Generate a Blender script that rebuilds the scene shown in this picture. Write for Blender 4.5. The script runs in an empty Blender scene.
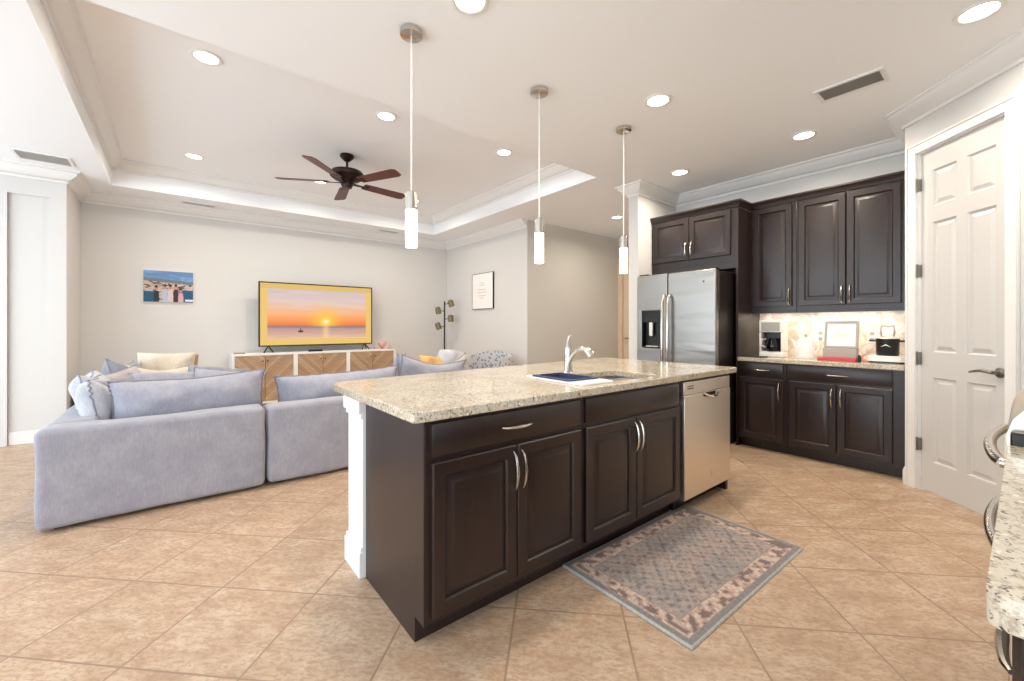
import bpy, bmesh, math, random
import numpy as np
from mathutils import Vector, Matrix
from mathutils.geometry import tessellate_polygon
random.seed(7)
S = bpy.context.scene
C = S.collection
PI = math.pi

# ------------------------------------------------------------------ camera
cam = bpy.data.cameras.new('camera'); cam_o = bpy.data.objects.new('camera', cam); C.objects.link(cam_o)
cam.sensor_width = 36; cam.lens = 36*415.2/1024; cam.shift_y = -14.5/1024; cam.clip_start = .02
cam_o.location = (0, 0, 1.23); cam_o.rotation_euler = (PI/2, 0, -math.radians(38.94))
S.camera = cam_o
# ------------------------------------------------------------------ world, exposure
W = bpy.data.worlds.new('world'); S.world = W; W.use_nodes = True
bg = W.node_tree.nodes['Background']; bg.inputs[0].default_value = (.80, .91, 1, 1); bg.inputs[1].default_value = 4.8
S.view_settings.view_transform = 'Standard'; S.view_settings.look = 'None'
S.view_settings.exposure = 0.0; S.view_settings.gamma = 1; S.view_settings.use_curve_mapping = False
S.cycles.max_bounces = 10; S.cycles.diffuse_bounces = 7; S.cycles.glossy_bounces = 4
S.cycles.sample_clamp_indirect = 6; S.cycles.caustics_reflective = False; S.cycles.caustics_refractive = False
S.cycles.use_denoising = True

def area(name, loc, rot, sx, sy, power, col, shape='RECTANGLE', portal=False, spread=PI):
    l = bpy.data.lights.new(name, 'AREA'); l.shape = shape; l.size = sx
    if shape in ('RECTANGLE', 'ELLIPSE'): l.size_y = sy
    l.energy = power; l.color = col; l.spread = spread
    o = bpy.data.objects.new(name, l); C.objects.link(o); o.location = loc; o.rotation_euler = rot
    if portal: l.cycles.is_portal = True
    return o
WARM = (1, .90, .76); CAN_POWER = 14.5
# daylight enters by the sliding doors to the left of and behind the camera
area('daylight_left', (-3.45, 2.81, 1.3), (0, -PI/2, 0), 2.6, 7.2, 1, (1, 1, 1), portal=True)
area('daylight_rear', (-1.4, -3.05, 1.3), (PI/2, 0, 0), 3.2, 2.5, 1, (1, 1, 1), portal=True)

# ------------------------------------------------------------------ materials
def lin(c): return tuple(((x/255)/12.92 if x/255 <= .04045 else ((x/255+.055)/1.055)**2.4) for x in c)
def mat(name, col, rough=.5, metal=0, srgb=True, **k):
    m = bpy.data.materials.new(name); m.use_nodes = True
    b = m.node_tree.nodes['Principled BSDF']
    c = lin(col) if srgb else col
    b.inputs['Base Color'].default_value = (*c, 1); b.inputs['Roughness'].default_value = rough
    b.inputs['Metallic'].default_value = metal
    for kk, v in k.items(): b.inputs[kk.replace('_', ' ')].default_value = v
    return m
class NT:
    def __init__(s, m): s.t = m.node_tree; s.b = s.t.nodes['Principled BSDF']
    def n(s, typ, **k):
        x = s.t.nodes.new('ShaderNode'+typ)
        for a, v in k.items():
            if a.startswith('i_'): x.inputs[a[2:].replace('_', ' ')].default_value = v
            else: setattr(x, a, v)
        return x
    def l(s, a, b): s.t.links.new(a, b)
    def ramp(s, fac, stops, interp='LINEAR'):
        r = s.n('ValToRGB'); e = r.color_ramp.elements; r.color_ramp.interpolation = interp
        while len(e) < len(stops): e.new(.5)
        for el, (p, c) in zip(e, stops): el.position = p; el.color = (*c, 1)
        s.l(fac, r.inputs[0]); return r.outputs[0]
    def coord(s, kind='Object', scale=(1, 1, 1), rot=(0, 0, 0), loc=(0, 0, 0)):
        c = s.n('TexCoord'); mp = s.n('Mapping'); mp.inputs['Scale'].default_value = scale
        mp.inputs['Rotation'].default_value = rot; mp.inputs['Location'].default_value = loc
        s.l(c.outputs[kind], mp.inputs[0]); return mp.outputs[0]
    def noise(s, vec, scale, detail=4, rough=.5, dist=0):
        x = s.n('TexNoise'); x.inputs['Scale'].default_value = scale; x.inputs['Detail'].default_value = detail
        x.inputs['Roughness'].default_value = rough; x.inputs['Distortion'].default_value = dist
        s.l(vec, x.inputs['Vector']); return x.outputs[0]
    def mix(s, fac, a, b, typ='MIX'):
        x = s.n('MixRGB', blend_type=typ)
        for inp, v in ((x.inputs[0], fac), (x.inputs[1], a), (x.inputs[2], b)):
            if hasattr(v, 'type') and hasattr(v, 'node'): s.l(v, inp)
            elif isinstance(v, (int, float)): inp.default_value = v
            else: inp.default_value = (*v, 1)
        return x.outputs[0]
    def bump(s, h, strength=.3, dist=.01):
        x = s.n('Bump'); x.inputs['Strength'].default_value = strength; x.inputs['Distance'].default_value = dist
        s.l(h, x.inputs['Height']); s.l(x.outputs[0], s.b.inputs['Normal'])

M = {}
M['wall'] = mat('wall_paint', (217, 215, 212), .75)
M['ceil'] = mat('ceiling_paint', (243, 245, 247), .8)
M['trim'] = mat('trim_white', (234, 233, 231), .4)
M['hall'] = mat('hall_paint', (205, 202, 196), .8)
M['beige'] = mat('beige_trim', (226, 206, 180), .6)
M['door'] = mat('door_white', (206, 204, 201), .4)
M['steel_dark'] = mat('dark_steel', (70, 64, 60), .35, .8)
M['chrome'] = mat('brushed_nickel', (205, 200, 192), .2, 1)
M['hinge'] = mat('hinge_steel', (150, 145, 138), .35, 1)
M['black'] = mat('black_plastic', (18, 18, 19), .35)
M['white'] = mat('white_plastic', (240, 238, 234), .35)
M['glassblack'] = mat('black_glass', (12, 12, 14), .06)
M['navy'] = mat('navy_silicone', (42, 56, 92), .55)
M['red'] = mat('red_cover', (196, 62, 70), .5)
M['bronze'] = mat('bronze', (46, 30, 26), .35, .6)
M['brass'] = mat('olive_brass', (122, 112, 78), .4, .6)
M['led'] = mat('lamp_white', (255, 250, 240), .4, Emission_Color=(1, .93, .82, 1), Emission_Strength=6.0)
M['lens'] = mat('downlight_lens', (255, 250, 240), .4, Emission_Color=(1, .9, .76, 1), Emission_Strength=9.0)
M['glass'] = mat('clear_glass', (235, 238, 238), .03, Transmission_Weight=.9, IOR=1.4)

def cabinet():
    m = mat('espresso_wood', (34, 24, 22), .36); n = NT(m)
    v = n.coord(scale=(14, 14, 1.2)); f = n.noise(v, 3, 6, .6)
    n.l(n.ramp(f, [(.3, lin((27, 16, 14))), (.75, lin((44, 27, 24)))]), n.b.inputs['Base Color'])
    n.b.inputs['Coat Weight'].default_value = .2; n.b.inputs['Coat Roughness'].default_value = .3
    return m
M['cab'] = cabinet()
def granite():
    m = mat('granite', (200, 185, 160), .12); n = NT(m); v = n.coord()
    big = n.noise(v, 6, 6, .65, .5)
    c = n.ramp(big, [(.3, lin((184, 170, 149))), (.5, lin((204, 192, 172))), (.7, lin((216, 207, 191)))])
    mid = n.noise(v, 60, 5, .7, .3)
    c = n.mix(n.ramp(mid, [(.48, (0, 0, 0)), (.68, (1, 1, 1))]), c, lin((156, 140, 116)))
    v2 = n.noise(v, 110, 3, .6, .5)
    c = n.mix(n.ramp(v2, [(.57, (0, 0, 0)), (.65, (1, 1, 1))]), c, lin((70, 60, 50)))
    v3 = n.noise(n.coord(loc=(3, 1, 5)), 60, 3, .6, .3)
    c = n.mix(n.ramp(v3, [(.6, (0, 0, 0)), (.7, (1, 1, 1))]), c, lin((236, 230, 216)))
    n.l(c, n.b.inputs['Base Color']); return m
M['granite'] = granite()
def tile():
    m = mat('floor_tile', (205, 170, 135), .38); n = NT(m)
    # grout grid at 45 degrees: u=(x+y)/sqrt2 through 1.80, v=(x-y)/sqrt2 through .745, pitch .461
    v = n.coord(rot=(0, 0, PI/4), loc=(0, 0, 0))
    sx = n.n('SeparateXYZ'); n.l(v, sx.inputs[0])
    def line(out, off):
        a = n.n('Math', operation='SUBTRACT'); n.l(out, a.inputs[0]); a.inputs[1].default_value = off
        d = n.n('Math', operation='DIVIDE'); n.l(a.outputs[0], d.inputs[0]); d.inputs[1].default_value = .461
        fl = n.n('Math', operation='FLOOR'); n.l(d.outputs[0], fl.inputs[0])
        fr = n.n('Math', operation='FRACT'); n.l(d.outputs[0], fr.inputs[0])
        s = n.n('Math', operation='SUBTRACT'); n.l(fr.outputs[0], s.inputs[0]); s.inputs[1].default_value = .5
        ab = n.n('Math', operation='ABSOLUTE'); n.l(s.outputs[0], ab.inputs[0])
        return ab.outputs[0], fl.outputs[0]
    # rotation by 45deg: x' = (x-y)/sqrt2, y' = (x+y)/sqrt2
    a, fa = line(sx.outputs[0], .745); b, fb = line(sx.outputs[1], 1.80)
    mx = n.n('Math', operation='MAXIMUM'); n.l(a, mx.inputs[0]); n.l(b, mx.inputs[1])
    g = n.ramp(mx.outputs[0], [(.4895, (0, 0, 0)), (.494, (1, 1, 1))])
    cm = n.n('CombineXYZ'); n.l(fa, cm.inputs[0]); n.l(fb, cm.inputs[1])
    wn = n.n('TexWhiteNoise'); n.l(cm.outputs[0], wn.inputs['Vector'])
    off = n.n('VectorMath', operation='MULTIPLY'); n.l(wn.outputs['Color'], off.inputs[0]); off.inputs[1].default_value = (9, 9, 9)
    ad = n.n('VectorMath', operation='ADD'); n.l(v, ad.inputs[0]); n.l(off.outputs[0], ad.inputs[1])
    st = n.n('Mapping'); st.inputs['Scale'].default_value = (1, 2.0, 1); n.l(ad.outputs[0], st.inputs[0])
    f1 = n.noise(st.outputs[0], 5.5, 8, .7, .3); f2 = n.noise(st.outputs[0], 34, 5, .75, .3)
    c = n.ramp(f1, [(.3, lin((170, 142, 116))), (.45, lin((186, 157, 131))), (.58, lin((199, 174, 149))), (.72, lin((211, 191, 169)))])
    c = n.mix(n.ramp(f2, [(.42, (1, 1, 1)), (.54, (0, 0, 0))]), c, n.mix(.55, c, lin((154, 120, 92))))
    c = n.mix(g, c, lin((150, 124, 102)))
    n.l(c, n.b.inputs['Base Color'])
    h = n.mix(g, (1, 1, 1), (0, 0, 0)); n.bump(h, .35, .002); return m
M['tile'] = tile()
def fabric(name, c1, c2, scale=60):
    m = mat(name, c1, .95); n = NT(m); v = n.coord()
    f = n.noise(v, 7, 4, .6); g = n.noise(n.coord(scale=(1, 1, .22)), scale*2, 4, .7)
    c = n.mix(n.ramp(f, [(.35, (0, 0, 0)), (.65, (1, 1, 1))]), lin(c1), lin(c2))
    c = n.mix(n.ramp(g, [(.35, (0, 0, 0)), (.7, (1, 1, 1))]), n.mix(.26, c, (.1, .1, .12)), c)
    n.l(c, n.b.inputs['Base Color']); n.bump(g, .25, .003)
    n.b.inputs['Sheen Weight'].default_value = .25; return m
M['sofa'] = fabric('sofa_fabric', (151, 150, 161), (165, 164, 173))
M['lav'] = fabric('lavender_fabric', (158, 158, 172), (174, 173, 184))
M['pgrey'] = fabric('grey_fabric', (132, 136, 150), (160, 162, 172))
M['pwhite'] = fabric('white_fabric', (190, 191, 199), (208, 208, 214))
M['cream'] = fabric('cream_fabric', (220, 205, 184), (232, 220, 202))
M['tan'] = fabric('tan_fabric', (160, 130, 98), (184, 156, 122))
M['taupe'] = fabric('taupe_fabric', (180, 172, 166), (196, 188, 182))
M['yellow'] = fabric('yellow_fabric', (214, 168, 92), (228, 186, 112))
M['piping'] = fabric('piping_grey', (132, 126, 132), (148, 142, 146))
def steel(name='stainless', wav=.0, rough=.22, col=(190, 188, 184)):
    m = mat(name, col, rough, 1); n = NT(m)
    if wav:
        v = n.coord(scale=(.5, .5, 2.6)); f = n.noise(v, 2.2, 2, .4, .3); n.bump(f, wav, .05)
    else:
        v = n.coord(scale=(1, 1, 60)); f = n.noise(v, 6, 2, .5); n.bump(f, .03, .002)
    return m
M['sinksteel'] = mat('sink_steel', (214, 212, 208), .5, .6)
M['steel'] = steel(rough=.34, col=(232, 222, 208)); M['fridge'] = steel('fridge_steel', .30, .36, (160, 158, 154))
def marble():
    m = mat('marble_tile', (232, 226, 216), .25); n = NT(m)
    v = n.coord(rot=(PI/4, 0, 0)); sx = n.n('SeparateXYZ'); n.l(v, sx.inputs[0])
    outs = []
    for o in (sx.outputs[1], sx.outputs[2]):
        d = n.n('Math', operation='DIVIDE'); n.l(o, d.inputs[0]); d.inputs[1].default_value = .15
        fr = n.n('Math', operation='FRACT'); n.l(d.outputs[0], fr.inputs[0])
        s = n.n('Math', operation='SUBTRACT'); n.l(fr.outputs[0], s.inputs[0]); s.inputs[1].default_value = .5
        ab = n.n('Math', operation='ABSOLUTE'); n.l(s.outputs[0], ab.inputs[0]); outs.append(ab.outputs[0])
    mx = n.n('Math', operation='MAXIMUM'); n.l(outs[0], mx.inputs[0]); n.l(outs[1], mx.inputs[1])
    g = n.ramp(mx.outputs[0], [(.482, (0, 0, 0)), (.492, (1, 1, 1))])
    f = n.noise(n.coord(), 7, 6, .6, 1.2)
    c = n.ramp(f, [(.4, lin((206, 194, 180))), (.52, lin((236, 230, 220)))])
    c = n.mix(g, c, lin((196, 184, 168))); n.l(c, n.b.inputs['Base Color']); return m
M['marble'] = marble()
def herring():
    m = mat('herringbone_wood', (180, 145, 105), .6); n = NT(m)
    c0 = n.n('TexCoord'); sp = n.n('SeparateXYZ'); n.l(c0.outputs['Object'], sp.inputs[0])
    # chevrons mirrored about the centre of the door: |x| + z bands
    ab = n.n('Math', operation='ABSOLUTE'); n.l(sp.outputs[0], ab.inputs[0])
    ad = n.n('Math', operation='SUBTRACT'); n.l(sp.outputs[2], ad.inputs[0]); n.l(ab.outputs[0], ad.inputs[1])
    d = n.n('Math', operation='DIVIDE'); n.l(ad.outputs[0], d.inputs[0]); d.inputs[1].default_value = .062
    fl = n.n('Math', operation='FLOOR'); n.l(d.outputs[0], fl.inputs[0])
    fr = n.n('Math', operation='FRACT'); n.l(d.outputs[0], fr.inputs[0])
    cm = n.n('CombineXYZ'); n.l(fl.outputs[0], cm.inputs[0])
    sg = n.n('Math', operation='SIGN'); n.l(sp.outputs[0], sg.inputs[0]); n.l(sg.outputs[0], cm.inputs[1])
    wn = n.n('TexWhiteNoise'); n.l(cm.outputs[0], wn.inputs['Vector'])
    c = n.ramp(wn.outputs[0], [(0, lin((168, 136, 108))), (.5, lin((184, 154, 124))), (1, lin((198, 170, 140)))])
    nz = n.noise(n.coord(scale=(1, 1, 6), rot=(0, .78, 0)), 12, 5, .7); c = n.mix(n.ramp(nz, [(.4, (1, 1, 1)), (.6, (0, 0, 0))]), c, n.mix(.25, c, lin((110, 76, 50))))
    c = n.mix(n.ramp(fr.outputs[0], [(.03, (1, 1, 1)), (.07, (0, 0, 0))]), c, lin((110, 82, 58)))
    n.l(c, n.b.inputs['Base Color']); return m
M['herring'] = herring()
def blade():
    m = mat('mahogany_blade', (88, 44, 38), .4); n = NT(m)
    f = n.noise(n.coord(scale=(1, 12, 1)), 6, 4, .6); n.l(n.ramp(f, [(.3, lin((72, 34, 30))), (.7, lin((104, 56, 48)))]), n.b.inputs['Base Color']); return m
M['blade'] = blade()
def pattern():
    m = mat('patterned_grey_fabric', (190, 190, 195), .9); n = NT(m)
    vo = n.n('TexVoronoi'); vo.inputs['Scale'].default_value = 20; n.l(n.coord(), vo.inputs['Vector'])
    n.l(n.ramp(vo.outputs['Distance'], [(.34, lin((128, 132, 142))), (.46, lin((200, 198, 198))), (.6, lin((186, 186, 190)))]), n.b.inputs['Base Color']); return m
M['pattern'] = pattern()
def attr_mat(name, rough, emit=0):
    m = mat(name, (0, 0, 0), rough); n = NT(m)
    a = n.n('VertexColor'); a.layer_name = 'Col'
    if emit:
        n.l(a.outputs[0], n.b.inputs['Emission Color']); n.b.inputs['Emission Strength'].default_value = emit
        n.b.inputs['Base Color'].default_value = (.01, .01, .01, 1)
    else: n.l(a.outputs[0], n.b.inputs['Base Color'])
    return m
M['screen'] = attr_mat('screen_picture', .3, 1.0); M['print'] = attr_mat('printed_canvas', .6); M['rug'] = attr_mat('rug_pile', .95)
M['rose'] = mat('rose_glass', (214, 160, 150), .15); M['paper'] = mat('paper_white', (244, 242, 238), .6)
M['greyframe'] = mat('grey_frame', (172, 166, 158), .5); M['faint'] = mat('faint_grey_ink', (190, 188, 184), .7)
M['ventdark'] = mat('vent_recess', (170, 168, 165), .8); M['ventgrey'] = mat('vent_slat', (205, 202, 198), .5)

# ------------------------------------------------------------------ mesh builder
class MB:
    def __init__(s): s.v = []; s.f = []
    def add(s, vs, fs, T=None):
        o = len(s.v)
        s.v += [tuple(T @ Vector(p)) if T else tuple(p) for p in vs]; s.f += [tuple(i+o for i in f) for f in fs]; return s
    def box(s, x0, x1, y0, y1, z0, z1, T=None):
        return s.add([(x0,y0,z0),(x1,y0,z0),(x1,y1,z0),(x0,y1,z0),(x0,y0,z1),(x1,y0,z1),(x1,y1,z1),(x0,y1,z1)],
                     [(0,3,2,1),(4,5,6,7),(0,1,5,4),(1,2,6,5),(2,3,7,6),(3,0,4,7)], T)
    def prism(s, outer, z0, z1, holes=(), T=None):
        loops = [outer]+list(holes); pts = [p for l in loops for p in l]; n = len(pts)
        tris = tessellate_polygon([[Vector((p[0], p[1], 0)) for p in l] for l in loops])
        fs = []
        for t in tris:
            a, b, c = (pts[i] for i in t)
            if (b[0]-a[0])*(c[1]-a[1])-(b[1]-a[1])*(c[0]-a[0]) < 0: t = (t[0], t[2], t[1])
            fs.append(tuple(i+n for i in t)); fs.append(tuple(reversed(t)))
        k = 0
        for li, l in enumerate(loops):
            m = len(l); ar = sum(l[i][0]*l[(i+1) % m][1]-l[(i+1) % m][0]*l[i][1] for i in range(m))
            fwd = (ar > 0) == (li == 0)
            for i in range(m):
                a, b = k+i, k+(i+1) % m
                fs.append((a, b, b+n, a+n) if fwd else (b, a, a+n, b+n))
            k += m
        return s.add([(x, y, z0) for x, y in pts]+[(x, y, z1) for x, y in pts], fs, T)
    def lathe(s, prof, c=(0, 0, 0), n=24, T=None, caps=True):
        vs = []; fs = []
        for r, z in prof:
            for i in range(n):
                a = 2*PI*i/n; vs.append((c[0]+r*math.cos(a), c[1]+r*math.sin(a), c[2]+z))
        for j in range(len(prof)-1):
            for i in range(n):
                a = j*n+i; b = j*n+(i+1) % n; fs.append((a, b, b+n, a+n))
        if caps: fs.append(tuple(reversed(range(n)))); fs.append(tuple((len(prof)-1)*n+i for i in range(n)))
        return s.add(vs, fs, T)
    def tube(s, path, r, n=8, T=None, flat=1.0):
        P = [Vector(p) for p in path]; rs = r if isinstance(r, (list, tuple)) else [r]*len(P)
        vs = []; fs = []; up = None
        for i, p in enumerate(P):
            t = (P[min(i+1, len(P)-1)]-P[max(i-1, 0)]).normalized()
            if up is None:
                up = Vector((0, 0, 1)) if abs(t.z) < .9 else Vector((1, 0, 0))
            a = t.cross(up).normalized(); b = a.cross(t).normalized(); up = b
            for k in range(n):
                th = 2*PI*k/n; vs.append(p+a*(rs[i]*math.cos(th)*flat)+b*(rs[i]*math.sin(th)))
        for i in range(len(P)-1):
            for k in range(n):
                x = i*n+k; y = i*n+(k+1) % n; fs.append((x, x+n, y+n, y))
        fs.append(tuple(range(n))); fs.append(tuple(reversed([(len(P)-1)*n+k for k in range(n)])))
        return s.add([tuple(v) for v in vs], fs, T)
    def rings(s, w, h, x0, z0, prof, T=None, holes_open=False):
        """rect ring profile on a front facing -Y: list of (inset, y)."""
        vs = []; fs = []
        for ins, y in prof:
            vs += [(x0+ins, y, z0+ins), (x0+w-ins, y, z0+ins), (x0+w-ins, y, z0+h-ins), (x0+ins, y, z0+h-ins)]
        for j in range(len(prof)-1):
            for k in range(4):
                a = 4*j+k; b = 4*j+(k+1) % 4; fs.append((a, b, b+4, a+4))
        m = 4*(len(prof)-1); fs.append((m, m+1, m+2, m+3))
        return s.add(vs, fs, T)
    def soft(s, x0, x1, y0, y1, z0, z1, r=.05, amp=.006, seed=0, T=None, crown=0):
        cx, cy, cz = (x0+x1)/2, (y0+y1)/2, (z0+z1)/2; h = [(x1-x0)/2, (y1-y0)/2, (z1-z0)/2]
        r = min(r, *[a*.98 for a in h]); ax = []
        for a in h:
            inn = a-r; n = max(2, int(2*inn/.09))
            l = [-a, -a+.12*r, -a+.35*r, -a+.65*r]+[-inn+2*inn*i/n for i in range(n+1)]+[a-.65*r, a-.35*r, a-.12*r, a]; ax.append(l)
        idx = {}; vs = []; fs = []
        def vert(i, j, k):
            key = (i, j, k)
            if key not in idx:
                p = Vector((ax[0][i], ax[1][j], ax[2][k])); q = Vector([max(-(h[t]-r), min(h[t]-r, p[t])) for t in range(3)])
                d = p-q; nrm = d.normalized() if d.length > 1e-9 else Vector((0, 0, 1)); o = q+nrm*r
                wv = amp*(math.sin(7*o.x+seed)*math.sin(6*o.y+2*seed)+.6*math.sin(15*o.z+9*o.x+seed*3)*math.sin(13*o.y+11*o.x))
                o = o+nrm*wv
                if crown and nrm.z > .5: o.z += crown*(1-(o.x/h[0])**2)*(1-(o.y/h[1])**2)
                idx[key] = len(vs); vs.append((o.x+cx, o.y+cy, o.z+cz))
            return idx[key]
        n = [len(a)-1 for a in ax]
        for i in range(n[0]):
            for j in range(n[1]):
                fs.append((vert(i,j,0), vert(i,j+1,0), vert(i+1,j+1,0), vert(i+1,j,0)))
                fs.append((vert(i,j,n[2]), vert(i+1,j,n[2]), vert(i+1,j+1,n[2]), vert(i,j+1,n[2])))
        for i in range(n[0]):
            for k in range(n[2]):
                fs.append((vert(i,0,k), vert(i+1,0,k), vert(i+1,0,k+1), vert(i,0,k+1)))
                fs.append((vert(i,n[1],k), vert(i,n[1],k+1), vert(i+1,n[1],k+1), vert(i+1,n[1],k)))
        for j in range(n[1]):
            for k in range(n[2]):
                fs.append((vert(0,j,k), vert(0,j,k+1), vert(0,j+1,k+1), vert(0,j+1,k)))
                fs.append((vert(n[0],j,k), vert(n[0],j+1,k), vert(n[0],j+1,k+1), vert(n[0],j,k+1)))
        return s.add(vs, fs, T)
    def build(s, name, m, parent=None, bevel=0, loc=None, rot=None, flat=False, seg=2):
        me = bpy.data.meshes.new(name); me.from_pydata(s.v, [], s.f); me.materials.append(m)
        if not flat:
            me.polygons.foreach_set('use_smooth', [True]*len(me.polygons)); me.set_sharp_from_angle(angle=math.radians(38))
        me.update(); o = bpy.data.objects.new(name, me); C.objects.link(o)
        if parent: o.parent = parent
        if loc: o.location = loc
        if rot: o.rotation_euler = rot
        if bevel:
            b = o.modifiers.new('bevel', 'BEVEL'); b.width = bevel; b.segments = seg; b.limit_method = 'ANGLE'; b.angle_limit = math.radians(50)
        return o
def B(*a): return MB().box(*a)
def tag(o, label, cat, group=None, kind=None):
    o['label'] = label; o['category'] = cat
    if group: o['group'] = group
    if kind: o['kind'] = kind
    return o
def empty(name, label, cat, loc=(0, 0, 0), rz=0, group=None):
    o = bpy.data.objects.new(name, None); C.objects.link(o); o.location = loc; o.rotation_euler = (0, 0, rz); o.empty_display_size = .1
    return tag(o, label, cat, group)
def struct(o, label=None):
    o['kind'] = 'structure'
    if label: o['label'] = label
    return o
def kids(o): return [c for c in bpy.data.objects if c.parent == o]
def copy_tree(o, parent=None):
    ch = kids(o); c = o.copy(); C.objects.link(c); c.parent = parent
    for k in ch: copy_tree(k, c)
    return c
def empty_struct(name, label, loc=(0, 0, 0), rz=0):
    o = bpy.data.objects.new(name, None); C.objects.link(o); o.location = loc; o.rotation_euler = (0, 0, rz); return struct(o, label)
def rrect(x0, x1, y0, y1, r, n=6):
    out = []
    for cx, cy, a0 in ((x1-r, y0+r, -PI/2), (x1-r, y1-r, 0), (x0+r, y1-r, PI/2), (x0+r, y0+r, PI)):
        for i in range(n+1):
            a = a0+PI/2*i/n; out.append((cx+r*math.cos(a), cy+r*math.sin(a)))
    return out
def sweep(path, prof, z, closed=False):
    """prof: (out, dz) with 'out' to the right of travel; mitred."""
    mb = MB(); n = len(path); vs = []; P = [Vector(p) for p in path]
    def rn(a, b): d = (b-a).normalized(); return Vector((d.y, -d.x))
    for i, p in enumerate(P):
        if closed: n1 = rn(P[i-1], p); n2 = rn(p, P[(i+1) % n])
        else:
            n1 = rn(P[i-1], p) if i else rn(p, P[1]); n2 = rn(p, P[i+1]) if i < n-1 else n1
        m = (n1+n2).normalized(); k = 1/max(.2, m.dot(n1))
        for o, dz in prof: vs.append((p.x+m.x*o*k, p.y+m.y*o*k, z+dz))
    q = len(prof); fs = []
    for i in range(n if closed else n-1):
        a = i*q; b = ((i+1) % n)*q
        for j in range(q): fs.append((a+j, a+(j+1) % q, b+(j+1) % q, b+j))
    if not closed: fs.append(tuple(range(q))); fs.append(tuple(reversed([(n-1)*q+j for j in range(q)])))
    mb.add(vs, fs); bm = bmesh.new(); me = bpy.data.meshes.new('t'); me.from_pydata(mb.v, [], mb.f); bm.from_mesh(me)
    bmesh.ops.recalc_face_normals(bm, faces=bm.faces); bm.to_mesh(me)
    r = MB(); r.v = [tuple(v.co) for v in me.vertices]; r.f = [tuple(p.vertices) for p in me.polygons]; bm.free(); bpy.data.meshes.remove(me); return r
CROWN = [(0, 0), (.115, 0), (.115, -.014), (.098, -.022), (.088, -.042), (.066, -.066), (.040, -.086), (.028, -.100), (.016, -.104), (.016, -.128), (0, -.128)]
BASE = [(0, 0), (.016, 0), (.016, .10), (.011, .118), (.006, .128), (0, .132)]
ZC = 2.90; ZT = 3.20

# ------------------------------------------------------------------ the shell
struct(B(-3.6, 8.2, -3.4, 8.0, -.1, 0).build('floor', M['tile'], flat=True), 'tan stone tiles laid diagonally with thin grout lines')
TX0, TX1, TY0, TY1 = -.60, 3.67, 3.03, 6.80
ce = MB().prism([(-3.6, -3.4), (8.2, -3.4), (8.2, 8), (-3.6, 8)], ZC, ZC+.1, [[(TX0, TY0), (TX1, TY0), (TX1, TY1), (TX0, TY1)]])
for a in ((TX0-.1, TX0, TY0-.1, TY1+.1), (TX1, TX1+.1, TY0-.1, TY1+.1), (TX0, TX1, TY0-.1, TY0), (TX0, TX1, TY1, TY1+.1)): ce.box(*a, ZC+.1, ZT+.05)
ce.box(TX0, TX1, TY0, TY1, ZT, ZT+.05)
struct(ce.build('ceiling', M['ceil'], flat=True), 'off white ceiling with a raised rectangular tray over the sitting area')
struct(B(-1.0, 4.4, 7.40, 7.55, 0, ZC).build('wall_back', M['wall'], flat=True), 'off white wall behind the television')
# left block with shallow recessed panel

wl = MB()
wl.box(-1.05, -.93, 6.55, 7.40, 0, ZC); wl.box(-3.6, -1.345, 6.55, 7.40, 0, ZC); wl.box(-1.345, -1.05, 6.55, 7.40, 2.60, ZC); wl.box(-1.345, -1.05, 6.575, 7.40, 0, 2.60)
struct(wl.build('wall_left', M['wall'], flat=True), 'white wall stepping forward at the left, with a tall shallow recess')
struct(B(-1.345, -1.05, 6.562, 6.575, 0, .13).build('baseboard_left', M['trim'], bevel=.004))
tr = MB().box(-1.366, -1.345, 6.543, 6.575, 0, 2.61)
struct(tr.build('trim_1', M['wall'], bevel=.004), 'white casing strip at the far left edge')
# picture wall block and hall
struct(MB().prism([(4.28, 4.92), (6.7, 4.92), (6.7, 5.05), (4.40, 5.05), (4.40, 7.55), (4.28, 7.55)], 0, ZC).build('wall_right', M['wall'], flat=True), 'off white wall with the small framed print, turning into the hall')
struct(MB().box(4.283, 6.6, 4.914, 4.92, 0, ZC).build('wall_hall', M['hall'], flat=True), 'greyish hall wall beyond the island')  # thin skin over the wall block in a slightly darker, greyer tone
hw = MB().box(6.60, 6.75, 4.90, 5.05, 0, ZC).box(6.60, 6.75, 2.9, 4.0, 0, ZC).box(6.60, 6.75, 4.0, 4.90, 2.44, ZC)
struct(hw.build('wall_hall_end', M['wall'], flat=True), 'end wall of the hall')
d2 = empty_struct('door_2', 'cream door at the far end of the hall beside the fridge wall')
p2 = MB().box(6.63, 6.67, 4.0, 4.90, 0, 2.44)
for zz in ((.2, .9), (1.05, 2.3)):
    for yy in ((4.08, 4.40), (4.5, 4.82)): p2.box(6.622, 6.63, yy[0], yy[1], zz[0], zz[1])
p2.build('door_panel', M['beige'], d2, bevel=.006)
MB().box(6.57, 6.62, 4.82, 4.912, 0, 2.52).box(6.57, 6.62, 3.92, 4.0, 0, 2.52).box(6.57, 6.62, 4.0, 4.82, 2.44, 2.52).build('door_casing', M['beige'], d2, bevel=.004)
MB().tube([(6.62, 4.74, 1.0), (6.56, 4.74, 1.0), (6.56, 4.64, 1.0)], .012).build('door_handle', M['chrome'], d2)
# kitchen walls
struct(B(5.06, 5.25, .50, 3.0, 0, ZC).build('wall_kitchen', M['wall'], flat=True), 'off white wall behind fridge and upper cabinets')
struct(B(4.23, 6.7, 2.87, 3.0, 0, ZC).build('wall_pillar', M['wall'], flat=True), 'narrow white wall end left of the fridge')
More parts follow.
